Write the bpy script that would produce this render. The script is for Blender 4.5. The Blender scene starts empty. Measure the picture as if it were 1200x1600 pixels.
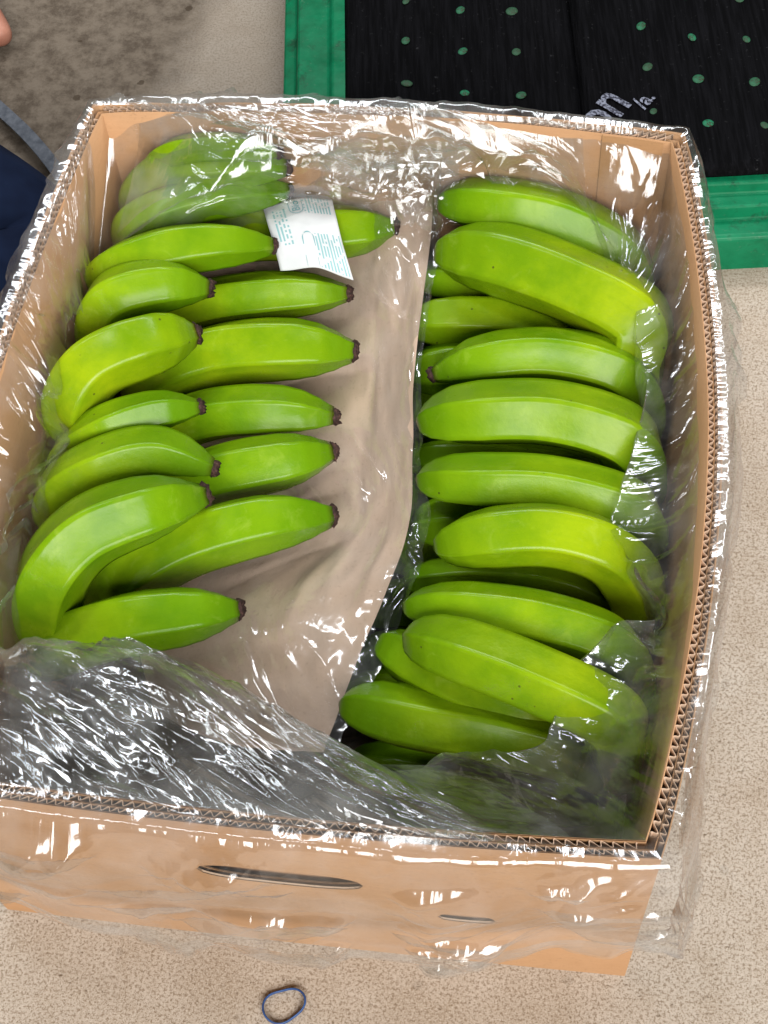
import bpy, bmesh, math, random
import numpy as np
from mathutils import Vector, Matrix, Euler, noise
from mathutils.geometry import delaunay_2d_cdt

random.seed(7)
scene = bpy.context.scene
COL = scene.collection
PI = math.pi

# ------------------------------------------------------------------ camera
CAM = [0.13246, -0.4975, 0.981, 0.53658, 0.05417, 0.12121]
cam_data = bpy.data.cameras.new('camera')
cam_data.sensor_fit = 'VERTICAL'
cam_data.sensor_height = 24.0
cam_data.lens = 36.029
cam_data.clip_start = 0.01
cam_data.clip_end = 200
cam = bpy.data.objects.new('camera', cam_data)
COL.objects.link(cam)
cam.location = CAM[:3]
cam.rotation_euler = Euler(CAM[3:6], 'XYZ')
scene.camera = cam

# ------------------------------------------------------------------ light: a covered packing floor, open on the near side, overhead lamps, two of them added for film glints
world = bpy.data.worlds.new('World')
scene.world = world
world.use_nodes = True
world.node_tree.nodes['Background'].inputs['Color'].default_value = (0.93, 0.97, 1.0, 1)
world.node_tree.nodes['Background'].inputs['Strength'].default_value = 0.03

def lamp(name, loc, target, sx, sy, watts, color):
    d = bpy.data.lights.new(name, 'AREA')
    d.shape = 'RECTANGLE'
    d.size, d.size_y = sx, sy
    d.energy = watts
    d.color = color
    o = bpy.data.objects.new(name, d)
    COL.objects.link(o)
    o.location = loc
    o.rotation_euler = (Vector(loc) - Vector(target)).to_track_quat('Z', 'Y').to_euler()
    return o
lamp('daylight_opening', (1.7, -4.2, 3.5), (0, 0, 0.1), 5.0, 2.8, 470, (1.0, 0.975, 0.93))
lamp('glint_lamp', (-0.45, 1.75, 2.5), (0, 0, 0.2), 1.5, 0.30, 32, (0.97, 0.99, 1.0))
lamp('glint_lamp', (0.75, 1.25, 2.6), (0, 0, 0.2), 1.2, 0.18, 14, (0.97, 0.99, 1.0))  # unseen lamp, added for more glints on the film
lamp('glint_lamp', (-0.9, 0.2, 2.6), (0, 0, 0.2), 0.18, 1.2, 11, (0.97, 0.99, 1.0))  # also added out of view, to give the film more glints

scene.view_settings.view_transform = 'Standard'
scene.view_settings.look = 'None'
scene.view_settings.exposure = 0.2
scene.view_settings.gamma = 1.0
scene.view_settings.use_curve_mapping = False
scene.render.engine = 'CYCLES'
scene.cycles.max_bounces = 14
scene.cycles.diffuse_bounces = 1
scene.cycles.glossy_bounces = 5
scene.cycles.transparent_max_bounces = 48
scene.cycles.transmission_bounces = 8
scene.cycles.caustics_reflective = False
scene.cycles.caustics_refractive = False
scene.cycles.sample_clamp_indirect = 6
scene.cycles.use_denoising = True

# ------------------------------------------------------------------ measured tables (metres, z up, box centred on the origin)
BANANAS = [
    ('banana farthest back in the left half, under plastic just below the rim', 0, 0.0124, [(-0.0731, 0.2343, 0.205), (-0.1117, 0.2277, 0.212), (-0.1454, 0.2254, 0.205), (-0.1715, 0.228, 0.17)]),
    ('green banana under clear plastic just behind the topmost bare left banana', 0, 0.0164, [(-0.0676, 0.2317, 0.194), (-0.1107, 0.2235, 0.202), (-0.1469, 0.2212, 0.196), (-0.1731, 0.2186, 0.165), (-0.1784, 0.2233, 0.12)]),
    ('topmost uncovered banana of the left half, its tip above the white paper label', 0, 0.0147, [(-0.069, 0.2305, 0.172), (-0.0969, 0.2164, 0.182), (-0.1352, 0.2042, 0.184), (-0.1693, 0.1924, 0.172), (-0.1773, 0.1916, 0.14), (-0.1817, 0.2028, 0.1)]),
    ('green banana on the left whose dark tip touches the white label', 0, 0.017, [(-0.0728, 0.1817, 0.17), (-0.1068, 0.17, 0.182), (-0.1463, 0.1574, 0.184), (-0.1784, 0.1475, 0.17), (-0.1769, 0.1553, 0.13), (-0.1819, 0.168, 0.09)]),
    ('second short banana left of the label, third from far end of upper row', 0, 0.0184, [(-0.1084, 0.1369, 0.176), (-0.1359, 0.1288, 0.186), (-0.1668, 0.1177, 0.184), (-0.1789, 0.1102, 0.16), (-0.1839, 0.1187, 0.11)]),
    ('strongly hooked green banana in the upper left row with thick pale bend', 0, 0.0207, [(-0.1094, 0.0944, 0.18), (-0.137, 0.0757, 0.192), (-0.1655, 0.058, 0.19), (-0.1796, 0.0403, 0.176), (-0.1844, 0.03, 0.14)]),
    ('slim banana below the strongly hooked one, round dark tip facing up', 0, 0.0143, [(-0.0971, 0.0403, 0.176), (-0.1233, 0.03, 0.182), (-0.1522, 0.0161, 0.18), (-0.1817, 0.0136, 0.15), (-0.1886, 0.0123, 0.11)]),
    ('banana with broad shiny streak, directly above the largest left banana', 0, 0.016, [(-0.0803, -0.0032, 0.174), (-0.1166, -0.0014, 0.184), (-0.1513, -0.014, 0.182), (-0.1791, -0.0242, 0.16), (-0.188, -0.0284, 0.12)]),
    ('largest bent banana at the left wall, curving down toward the near corner', 0, 0.0215, [(-0.0799, -0.03, 0.184), (-0.1081, -0.0505, 0.198), (-0.1402, -0.0683, 0.196), (-0.1608, -0.0892, 0.182), (-0.1698, -0.1028, 0.152), (-0.1691, -0.1096, 0.11)]),
    ('nearest banana of the left half, lying alone above the folded plastic', 0, 0.0188, [(-0.0512, -0.0925, 0.158), (-0.0801, -0.1024, 0.166), (-0.118, -0.1114, 0.164), (-0.1582, -0.1163, 0.14), (-0.1833, -0.1158, 0.1)]),
    ('green banana wrapped by the white paper label, tip pointing right', 0, 0.0195, [(0.006, 0.2235, 0.148), (-0.0273, 0.2163, 0.15), (-0.0691, 0.2155, 0.146), (-0.103, 0.2176, 0.138), (-0.1376, 0.2248, 0.11)]),
    ('lower banana just below the white label, dark tip at brown paper', 0, 0.0169, [(-0.0207, 0.1683, 0.14), (-0.0652, 0.1599, 0.144), (-0.1107, 0.1549, 0.138), (-0.1457, 0.1532, 0.12), (-0.1715, 0.1598, 0.09)]),
    ('long lower banana with its tip farthest onto the paper below the label', 0, 0.0217, [(-0.0104, 0.1201, 0.138), (-0.0534, 0.1139, 0.146), (-0.1022, 0.109, 0.14), (-0.1419, 0.0945, 0.128), (-0.163, 0.0887, 0.095)]),
    ('lower banana whose tip rests on paper beside the hooked banana pair', 0, 0.017, [(-0.0164, 0.067, 0.136), (-0.0547, 0.0638, 0.142), (-0.0985, 0.0606, 0.136), (-0.135, 0.0526, 0.12), (-0.1632, 0.0514, 0.09)]),
    ('short lower banana with a squarish shoulder near the paper middle', 0, 0.0191, [(-0.0132, 0.0367, 0.14), (-0.0455, 0.022, 0.146), (-0.0849, 0.0125, 0.14), (-0.1207, 0.0042, 0.122), (-0.1464, 0.0035, 0.09)]),
    ('long pale lower banana with wide shine, nearest tip on the paper', 0, 0.0198, [(-0.0072, -0.0104, 0.138), (-0.0477, -0.0263, 0.15), (-0.0939, -0.0457, 0.148), (-0.1273, -0.066, 0.135), (-0.15, -0.0779, 0.105), (-0.1625, -0.0852, 0.08)]),
    ('barely visible banana in the dark gap behind the largest bent banana', 0, 0.0168, [(-0.0992, -0.0241, 0.115), (-0.1323, -0.0354, 0.11), (-0.1546, -0.047, 0.095), (-0.1656, -0.0615, 0.07)]),
    ('farthest banana of the right half, its far end under plastic', 1, 0.0194, [(0.0368, 0.2299, 0.17), (0.076, 0.2214, 0.178), (0.1252, 0.2153, 0.174), (0.1662, 0.2033, 0.155), (0.183, 0.1888, 0.12)]),
    ('large bright banana second from the far end of the right half', 1, 0.0249, [(0.0396, 0.1867, 0.168), (0.0847, 0.1749, 0.178), (0.1371, 0.1537, 0.18), (0.1762, 0.1354, 0.172), (0.1776, 0.1199, 0.15), (0.1856, 0.1101, 0.11)]),
    ('narrow strip of banana peeking out below the large bright right banana', 1, 0.0162, [(0.0217, 0.198, 0.126), (0.0658, 0.1906, 0.13), (0.1164, 0.1762, 0.128), (0.1669, 0.166, 0.11)]),
    ('darker lower banana between the large bright one and the dark tipped one', 1, 0.0176, [(0.0205, 0.1514, 0.132), (0.0691, 0.1549, 0.136), (0.122, 0.1541, 0.134), (0.1672, 0.1419, 0.12), (0.1882, 0.1269, 0.1)]),
    ('banana mostly hidden under the dark tipped right banana', 1, 0.0194, [(0.0237, 0.118, 0.118), (0.063, 0.1252, 0.12), (0.1203, 0.1233, 0.118), (0.1693, 0.1116, 0.11)]),
    ('banana of the right half with a dark shrivelled tip at paper', 2, 0.0176, [(0.0489, 0.0941, 0.154), (0.0827, 0.1, 0.166), (0.124, 0.1055, 0.168), (0.166, 0.1015, 0.162), (0.1855, 0.0967, 0.135), (0.1905, 0.0854, 0.1)]),
    ('broad banana directly below the dark tipped one in the right half', 1, 0.0208, [(0.0416, 0.0537, 0.156), (0.0786, 0.0533, 0.17), (0.1271, 0.0547, 0.174), (0.172, 0.0469, 0.168), (0.1852, 0.0413, 0.14), (0.1902, 0.0353, 0.1)]),
    ('thin dark banana sliver between two broad right bananas', 1, 0.013, [(0.0293, 0.0624, 0.098), (0.0859, 0.066, 0.1), (0.1467, 0.0628, 0.098), (0.1911, 0.0518, 0.085)]),
    ('blunt ended banana in the middle of the right half with small white glint', 1, 0.0171, [(0.0457, 0.0123, 0.154), (0.0829, 0.0061, 0.166), (0.1305, 0.0063, 0.168), (0.1744, 0.0003, 0.162), (0.1894, -0.0014, 0.14), (0.1927, -0.0035, 0.1)]),
    ('banana tip hidden beneath the steeply arched right banana', 1, 0.0173, [(0.0421, -0.0033, 0.122), (0.0834, -0.001, 0.126), (0.129, -0.005, 0.122), (0.1752, -0.0176, 0.11)]),
    ('arched banana of the right half bending steeply down at the plastic', 1, 0.019, [(0.0626, -0.0394, 0.158), (0.0984, -0.0356, 0.172), (0.1367, -0.0324, 0.174), (0.1701, -0.0366, 0.164), (0.1865, -0.0433, 0.135), (0.1908, -0.0557, 0.1)]),
    ('shaded banana lying below the steeply arched one', 1, 0.013, [(0.0416, -0.0394, 0.112), (0.0946, -0.0344, 0.116), (0.1435, -0.0357, 0.114), (0.1853, -0.0461, 0.1)]),
    ('banana with whitish bruised side, third from the near end on the right', 1, 0.0168, [(0.0472, -0.077, 0.15), (0.087, -0.0802, 0.16), (0.133, -0.0846, 0.162), (0.1715, -0.0922, 0.155), (0.1857, -0.1004, 0.13), (0.1896, -0.1114, 0.1)]),
    ('banana half hidden beneath the slanting pointed near right banana', 1, 0.0174, [(0.0323, -0.0902, 0.128), (0.0743, -0.1127, 0.134), (0.118, -0.1285, 0.132), (0.1572, -0.134, 0.115)]),
    ('slanting banana with pointed ridge running to the near right corner', 1, 0.019, [(0.0506, -0.1001, 0.158), (0.0864, -0.1126, 0.17), (0.1319, -0.1288, 0.174), (0.1731, -0.1431, 0.166), (0.1802, -0.152, 0.14), (0.1854, -0.1607, 0.11)]),
    ('lowest bare banana at the near end, cut off by plastic folds', 1, 0.0195, [(0.0135, -0.1314, 0.122), (0.0617, -0.1406, 0.128), (0.1119, -0.1459, 0.128), (0.158, -0.1515, 0.118), (0.1847, -0.1595, 0.1)]),
    ('dark banana seen through the plastic at the near right corner', 1, 0.018, [(0.0126, -0.1392, 0.045), (0.0635, -0.1457, 0.05), (0.1213, -0.1519, 0.05), (0.1742, -0.1566, 0.045)]),
    ('lower-layer banana glimpsed on the right, farthest back', 1, 0.0232, [(-0.0075, 0.2238, 0.055), (0.0475, 0.2144, 0.062), (0.112, 0.2131, 0.06), (0.1736, 0.2201, 0.05)]),
    ('lower-layer banana glimpsed on the right, under the large bright banana', 1, 0.0227, [(-0.0015, 0.2241, 0.055), (0.0523, 0.2149, 0.062), (0.1154, 0.2135, 0.06), (0.1766, 0.2154, 0.05)]),
    ('lower-layer banana glimpsed on the right, under the dark tipped banana', 1, 0.0223, [(0.0042, 0.1797, 0.055), (0.0569, 0.1817, 0.062), (0.1187, 0.1777, 0.06), (0.18, 0.1686, 0.05)]),
    ('lower-layer banana glimpsed on the right, below the broad banana', 1, 0.0218, [(0.0097, 0.1336, 0.055), (0.0613, 0.1359, 0.062), (0.1218, 0.1323, 0.06), (0.1824, 0.1236, 0.05)]),
    ('lower-layer banana glimpsed on the right, under the blunt ended banana', 1, 0.0214, [(0.015, 0.0894, 0.055), (0.0655, 0.092, 0.062), (0.1247, 0.0887, 0.06), (0.1841, 0.0804, 0.05)]),
    ('lower-layer banana glimpsed on the right, beneath the arched banana', 1, 0.0209, [(0.0201, 0.047, 0.055), (0.0695, 0.0498, 0.062), (0.1276, 0.0468, 0.06), (0.1858, 0.0389, 0.05)]),
    ('lower-layer banana glimpsed on the right, between the arched and whitish bananas', 1, 0.0205, [(0.0204, 0.0057, 0.055), (0.0689, 0.0088, 0.062), (0.1258, 0.0061, 0.06), (0.183, -0.0015, 0.05)]),
    ('lower-layer banana glimpsed on the right, under the bruised banana', 1, 0.0202, [(0.0131, -0.0346, 0.055), (0.0608, -0.0313, 0.062), (0.1167, -0.0337, 0.06), (0.1729, -0.0411, 0.05)]),
    ('lower-layer banana glimpsed on the right, under the slanting banana', 1, 0.0198, [(0.006, -0.0736, 0.055), (0.0529, -0.07, 0.062), (0.1079, -0.0721, 0.06), (0.1631, -0.0792, 0.05)]),
    ('lower-layer banana glimpsed on the right, nearest the front wall', 1, 0.0196, [(0.0013, -0.0995, 0.055), (0.0477, -0.0958, 0.062), (0.1021, -0.0978, 0.06), (0.1566, -0.1047, 0.05)]),
    ('lower-layer banana glimpsed on the left, behind the largest bent banana', 0, 0.0195, [(-0.0602, 0.006, 0.055), (-0.1031, -0.0018, 0.062), (-0.1469, -0.0138, 0.058), (-0.1823, -0.0283, 0.05)]),
    ('lower-layer banana glimpsed on the left, under the nearest left banana', 0, 0.0191, [(-0.0538, -0.0336, 0.055), (-0.0959, -0.0411, 0.062), (-0.1388, -0.0529, 0.058), (-0.1778, -0.0672, 0.05)]),
]
PAPER = [
    [(-0.1604, 0.2888, 0.1), (-0.0435, 0.2605, 0.14), (-0.0048, 0.2587, 0.155), (0.0307, 0.2566, 0.16)],
    [(-0.1738, 0.22, 0.09), (-0.0375, 0.2055, 0.12), (0.0071, 0.1923, 0.14), (0.0349, 0.1819, 0.155)],
    [(-0.1826, 0.1393, 0.085), (-0.0274, 0.1298, 0.115), (0.0108, 0.1203, 0.132), (0.0339, 0.1089, 0.15)],
    [(-0.1767, 0.0669, 0.085), (-0.0274, 0.0633, 0.11), (0.0146, 0.0537, 0.13), (0.0401, 0.0427, 0.15)],
    [(-0.1767, 0.0038, 0.085), (-0.023, 0.0028, 0.11), (0.0176, -0.006, 0.127), (0.0441, -0.0128, 0.145)],
    [(-0.1424, -0.0526, 0.085), (-0.0518, -0.0573, 0.11), (-0.0086, -0.0596, 0.122), (0.0333, -0.0625, 0.135)],
    [(-0.1272, -0.0935, 0.075), (-0.066, -0.1039, 0.1), (-0.0232, -0.1054, 0.112), (0.0199, -0.1095, 0.125)],
    [(-0.1129, -0.1263, 0.07), (-0.0719, -0.1484, 0.09), (-0.0289, -0.1559, 0.098), (0.0058, -0.1574, 0.105)],
]
FILM_SHEET = [
    [(-0.0841, 0.2546, 0.15), (-0.0368, 0.2508, 0.176), (0.0005, 0.2473, 0.185), (0.0381, 0.2506, 0.178)],
    [(-0.0943, 0.2045, 0.116), (-0.0365, 0.2014, 0.125), (0.0079, 0.1874, 0.146), (0.0403, 0.1848, 0.152)],
    [(-0.0919, 0.129, 0.109), (-0.0265, 0.1262, 0.12), (0.0117, 0.116, 0.138), (0.0395, 0.1203, 0.146)],
    [(-0.0813, 0.0626, 0.104), (-0.0264, 0.06, 0.115), (0.0154, 0.0498, 0.136), (0.0448, 0.0444, 0.148)],
    [(-0.0722, 0.0049, 0.099), (-0.0221, -0.0001, 0.115), (0.0184, -0.0095, 0.133), (0.055, -0.008, 0.148)],
    [(-0.096, -0.0556, 0.099), (-0.0507, -0.0598, 0.115), (-0.0076, -0.0626, 0.128), (0.0543, -0.0519, 0.14)],
    [(-0.1182, -0.1006, 0.092), (-0.0646, -0.1066, 0.106), (-0.0221, -0.1081, 0.118), (0.0359, -0.1124, 0.13)],
    [(-0.1164, -0.1372, 0.084), (-0.0705, -0.1507, 0.096), (-0.0278, -0.1582, 0.104), (0.0147, -0.1605, 0.112)],
]
LINING = [
    (0, 0.0, (-0.1958, 0.2336, 0.212), (-0.1981, 0.1654, 0.15)),
    (0, 0.06, (-0.1691, 0.2294, 0.212), (-0.1817, 0.1712, 0.172)),
    (0, 0.14, (-0.1279, 0.2263, 0.226), (-0.1421, 0.1786, 0.206)),
    (0, 0.25, (-0.0865, 0.2224, 0.234), (-0.0953, 0.1973, 0.218)),
    (0, 0.36, (-0.0434, 0.2236, 0.234), (-0.0514, 0.2058, 0.214)),
    (0, 0.45, (-0.0089, 0.2346, 0.224), (-0.0151, 0.2259, 0.18)),
    (0, 0.54, (0.023, 0.2387, 0.222), (0.0217, 0.2363, 0.178)),
    (0, 0.61, (0.0488, 0.2395, 0.22), (0.0494, 0.2377, 0.19)),
    (0, 0.7, (0.0832, 0.2392, 0.218), (0.0885, 0.2319, 0.196)),
    (0, 0.8, (0.1222, 0.2349, 0.212), (0.1285, 0.2183, 0.192)),
    (0, 0.9, (0.1598, 0.2164, 0.204), (0.1594, 0.1814, 0.19)),
    (1, 0.0, (0.1898, 0.211, 0.2), (0.1717, 0.1579, 0.19)),
    (1, 0.09, (0.2019, 0.1523, 0.206), (0.1752, 0.1172, 0.192)),
    (1, 0.18, (0.2112, 0.1117, 0.206), (0.1804, 0.0912, 0.19)),
    (1, 0.28, (0.2131, 0.0618, 0.204), (0.1841, 0.0527, 0.186)),
    (1, 0.38, (0.2118, 0.0198, 0.2), (0.1778, 0.0144, 0.186)),
    (1, 0.48, (0.2086, -0.0229, 0.196), (0.1719, -0.0243, 0.184)),
    (1, 0.58, (0.208, -0.0574, 0.196), (0.1827, -0.0509, 0.18)),
    (1, 0.67, (0.2072, -0.0917, 0.198), (0.1983, -0.0813, 0.176)),
    (1, 0.75, (0.2014, -0.1162, 0.198), (0.1732, -0.089, 0.18)),
    (1, 0.84, (0.1885, -0.1438, 0.196), (0.1531, -0.1262, 0.184)),
    (1, 0.93, (0.1764, -0.1764, 0.19), (0.1432, -0.1581, 0.176)),
    (2, 0.0, (0.1676, -0.2015, 0.186), (0.1206, -0.1669, 0.16)),
    (2, 0.09, (0.1407, -0.2121, 0.19), (0.081, -0.1739, 0.15)),
    (2, 0.17, (0.1056, -0.2208, 0.202), (0.0446, -0.1795, 0.15)),
    (2, 0.25, (0.0883, -0.2291, 0.228), (0.0399, -0.197, 0.209)),
    (2, 0.34, (0.0445, -0.2195, 0.234), (-0.0004, -0.1801, 0.215)),
    (2, 0.45, (-0.0007, -0.2072, 0.236), (-0.04, -0.1639, 0.217)),
    (2, 0.56, (-0.0471, -0.1956, 0.236), (-0.08, -0.1508, 0.219)),
    (2, 0.67, (-0.089, -0.1942, 0.236), (-0.1227, -0.1478, 0.219)),
    (2, 0.79, (-0.1331, -0.1958, 0.234), (-0.1518, -0.152, 0.217)),
    (2, 0.9, (-0.1711, -0.1977, 0.23), (-0.1701, -0.152, 0.211)),
    (3, 0.0, (-0.1884, -0.1873, 0.224), (-0.1816, -0.1298, 0.197)),
    (3, 0.13, (-0.1859, -0.1559, 0.22), (-0.1798, -0.1086, 0.185)),
    (3, 0.25, (-0.1873, -0.11, 0.218), (-0.1844, -0.074, 0.185)),
    (3, 0.38, (-0.1843, -0.0689, 0.218), (-0.1818, -0.035, 0.185)),
    (3, 0.49, (-0.1837, -0.0237, 0.218), (-0.18, 0.004, 0.18)),
    (3, 0.6, (-0.1845, 0.0212, 0.218), (-0.189, 0.0354, 0.18)),
    (3, 0.7, (-0.1863, 0.0632, 0.218), (-0.1946, 0.0869, 0.176)),
    (3, 0.8, (-0.1874, 0.1029, 0.22), (-0.1941, 0.1154, 0.174)),
    (3, 0.9, (-0.1874, 0.1499, 0.222), (-0.1916, 0.1337, 0.172)),
]

BOX_W, BOX_L, BOX_H = 0.40, 0.491, 0.2313
CARD = 0.0085

# ------------------------------------------------------------------ helpers
def mat(name):
    m = bpy.data.materials.new(name)
    m.use_nodes = True
    nt = m.node_tree
    for n in list(nt.nodes):
        nt.nodes.remove(n)
    out = nt.nodes.new('ShaderNodeOutputMaterial')
    return m, nt, out

def N(nt, kind, **kw):
    n = nt.nodes.new(kind)
    for k, v in kw.items():
        if k in n.inputs.keys():
            n.inputs[k].default_value = v
        else:
            setattr(n, k, v)
    return n

def L(nt, a, b):
    nt.links.new(a, b)

def ramp(nt, fac, stops, interp='LINEAR'):
    r = nt.nodes.new('ShaderNodeValToRGB')
    r.color_ramp.interpolation = interp
    els = r.color_ramp.elements
    while len(els) < len(stops):
        els.new(0.5)
    for e, (p, c) in zip(els, stops):
        e.position = p
        e.color = (c[0], c[1], c[2], 1) if not isinstance(c, (int, float)) else (c, c, c, 1)
    L(nt, fac, r.inputs[0])
    return r.outputs[0]

def mix(nt, fac, a, b, blend='MIX'):
    m = nt.nodes.new('ShaderNodeMix')
    m.data_type = 'RGBA'
    m.blend_type = blend
    for sock, v in ((m.inputs[0], fac), (m.inputs[6], a), (m.inputs[7], b)):
        if hasattr(v, 'is_linked'):
            L(nt, v, sock)
        elif isinstance(v, (int, float)):
            sock.default_value = v
        else:
            sock.default_value = (v[0], v[1], v[2], 1)
    return m.outputs[2]

def coords(nt, which='Object', scale=(1, 1, 1)):
    tc = nt.nodes.new('ShaderNodeTexCoord')
    mp = nt.nodes.new('ShaderNodeMapping')
    mp.inputs['Scale'].default_value = scale
    L(nt, tc.outputs[which], mp.inputs['Vector'])
    return mp.outputs[0]

def tex_noise(nt, vec, scale, detail=4, rough=0.55, dist=0.0):
    n = N(nt, 'ShaderNodeTexNoise')
    n.inputs['Scale'].default_value = scale
    n.inputs['Detail'].default_value = detail
    n.inputs['Roughness'].default_value = rough
    n.inputs['Distortion'].default_value = dist
    L(nt, vec, n.inputs['Vector'])
    return n.outputs['Fac']

def bump(nt, height, strength, dist, normal=None):
    b = N(nt, 'ShaderNodeBump')
    b.inputs['Strength'].default_value = strength
    b.inputs['Distance'].default_value = dist
    L(nt, height, b.inputs['Height'])
    if normal is not None:
        L(nt, normal, b.inputs['Normal'])
    return b.outputs[0]

def principled(nt, out, color, rough=0.6, spec=0.5, normal=None, metallic=0.0):
    p = N(nt, 'ShaderNodeBsdfPrincipled')
    if hasattr(color, 'is_linked'):
        L(nt, color, p.inputs['Base Color'])
    else:
        p.inputs['Base Color'].default_value = (*color, 1)
    if hasattr(rough, 'is_linked'):
        L(nt, rough, p.inputs['Roughness'])
    else:
        p.inputs['Roughness'].default_value = rough
    p.inputs['Specular IOR Level'].default_value = spec
    if normal is not None:
        L(nt, normal, p.inputs['Normal'])
    L(nt, p.outputs[0], out.inputs[0])
    return p

def link(name, me, material=None, parent=None, smooth=True):
    o = bpy.data.objects.new(name, me)
    COL.objects.link(o)
    if material is not None and not me.materials:
        me.materials.append(material)
    if smooth:
        me.polygons.foreach_set('use_smooth', [True] * len(me.polygons))
    if parent is not None:
        o.parent = parent
    return o

def mesh_from(name, verts, faces, material=None, parent=None, smooth=True):
    me = bpy.data.meshes.new(name)
    me.from_pydata([tuple(v) for v in verts], [], faces)
    me.update()
    return link(name, me, material, parent, smooth)

def empty(name, loc=(0, 0, 0)):
    o = bpy.data.objects.new(name, None)
    o.empty_display_size = 0.02
    COL.objects.link(o)
    o.location = loc
    return o

def tag(o, label, cat=None, group=None, kind=None):
    if label: o['label'] = label
    if cat: o['category'] = cat
    if group: o['group'] = group
    if kind: o['kind'] = kind
    return o

def catmull(pts, n):
    """n points evenly spread by arc length along a Catmull-Rom curve"""
    P = [Vector(p) for p in pts]
    P = [P[0] * 2 - P[1]] + P + [P[-1] * 2 - P[-2]]
    fine = []
    for i in range(1, len(P) - 2):
        for k in range(24):
            t = k / 24
            a, b, c, d = P[i - 1], P[i], P[i + 1], P[i + 2]
            fine.append(0.5 * ((2 * b) + (c - a) * t + (2 * a - 5 * b + 4 * c - d) * t * t + (3 * b - a - 3 * c + d) * t ** 3))
    fine.append(P[-2])
    acc = [0.0]
    for a, b in zip(fine, fine[1:]):
        acc.append(acc[-1] + (b - a).length)
    out, j = [], 0
    for k in range(n):
        s = acc[-1] * k / (n - 1)
        while j < len(acc) - 2 and acc[j + 1] < s:
            j += 1
        w = (s - acc[j]) / max(1e-9, acc[j + 1] - acc[j])
        out.append(fine[j].lerp(fine[j + 1], min(1, max(0, w))))
    return out, acc[-1]

def interp(tab, t):
    for (a, va), (b, vb) in zip(tab, tab[1:]):
        if t <= b:
            w = (t - a) / (b - a)
            w = w * w * (3 - 2 * w) * 0.4 + w * 0.6
            return va + (vb - va) * w
    return tab[-1][1]

def cr1(vals, x):
    """Catmull-Rom through a list of vectors at position x in [0, len-1]"""
    n = len(vals)
    i = max(0, min(n - 2, int(math.floor(x))))
    t = x - i
    b, c = vals[i], vals[i + 1]
    a = vals[i - 1] if i > 0 else b * 2 - c
    d = vals[i + 2] if i + 2 < n else c * 2 - b
    return 0.5 * ((2 * b) + (c - a) * t + (2 * a - 5 * b + 4 * c - d) * t * t + (3 * b - a - 3 * c + d) * t ** 3)

def nz(x, y, z=0.0):
    return noise.noise(Vector((x, y, z)))

def tube(path, rad, segs=8, closed=False):
    verts, faces = [], []
    n = len(path)
    up = Vector((0, 0, 1))
    for i, p in enumerate(path):
        a = path[(i - 1) % n] if closed or i > 0 else path[i]
        b = path[(i + 1) % n] if closed or i < n - 1 else path[i]
        t = (b - a).normalized()
        s = t.cross(up)
        s = s.normalized() if s.length > 1e-5 else Vector((1, 0, 0))
        u = s.cross(t)
        r = rad(i / (n - 1)) if callable(rad) else rad
        for k in range(segs):
            an = 2 * PI * k / segs
            verts.append(p + s * math.cos(an) * (r[0] if isinstance(r, tuple) else r) + u * math.sin(an) * (r[1] if isinstance(r, tuple) else r))
    m = n if closed else n - 1
    for i in range(m):
        for k in range(segs):
            i2 = (i + 1) % n
            faces.append((i * segs + k, i * segs + (k + 1) % segs, i2 * segs + (k + 1) % segs, i2 * segs + k))
    if not closed:
        faces.append(tuple(range(segs))[::-1])
        faces.append(tuple((n - 1) * segs + k for k in range(segs)))
    return verts, faces

# ------------------------------------------------------------------ materials
# concrete
m_floor, nt, out = mat('concrete')
v = coords(nt, 'Object')
big = tex_noise(nt, v, 5.5, 5, 0.6)
mid = tex_noise(nt, v, 30, 7, 0.7, 0.6)
fine = tex_noise(nt, v, 500, 5, 0.8)
fine2 = tex_noise(nt, v, 900, 2, 0.7)
c = ramp(nt, big, [(0.30, (0.43, 0.355, 0.285)), (0.48, (0.55, 0.47, 0.395)), (0.70, (0.62, 0.56, 0.49))])
c = mix(nt, ramp(nt, mid, [(0.38, 0.0), (0.66, 0.65)]), c, (0.40, 0.315, 0.235))
c = mix(nt, ramp(nt, fine, [(0.44, 0.85), (0.51, 0.0)]), c, (0.22, 0.155, 0.10))
c = mix(nt, ramp(nt, fine2, [(0.52, 0.0), (0.62, 0.75)]), c, (0.60, 0.53, 0.45))
grit = tex_noise(nt, v, 260, 3, 0.6)
c = mix(nt, ramp(nt, grit, [(0.655, 0.0), (0.70, 0.8)]), c, (0.13, 0.085, 0.05))
# grey grimy patch beyond the box, with an uneven straight-ish border like a dried wet mark
tc = nt.nodes.new('ShaderNodeTexCoord')
sep = nt.nodes.new('ShaderNodeSeparateXYZ')
L(nt, tc.outputs['Object'], sep.inputs[0])
def mth(op, a, b=None, c2=None, clamp=False):
    m = nt.nodes.new('ShaderNodeMath'); m.operation = op; m.use_clamp = clamp
    for i, q in enumerate((a, b, c2)):
        if q is None: continue
        if hasattr(q, 'is_linked'): L(nt, q, m.inputs[i])
        else: m.inputs[i].default_value = q
    return m.outputs[0]
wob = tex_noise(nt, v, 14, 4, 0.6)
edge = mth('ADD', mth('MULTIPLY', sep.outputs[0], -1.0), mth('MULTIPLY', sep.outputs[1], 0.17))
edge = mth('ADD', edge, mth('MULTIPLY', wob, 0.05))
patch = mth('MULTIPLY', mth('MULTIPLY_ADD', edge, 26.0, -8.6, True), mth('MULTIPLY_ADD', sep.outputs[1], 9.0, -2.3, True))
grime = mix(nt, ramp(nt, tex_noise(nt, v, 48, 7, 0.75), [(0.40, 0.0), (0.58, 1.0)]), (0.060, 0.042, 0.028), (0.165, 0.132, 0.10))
far = mth('MULTIPLY_ADD', sep.outputs[1], 6.0, -1.6, True)
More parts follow.
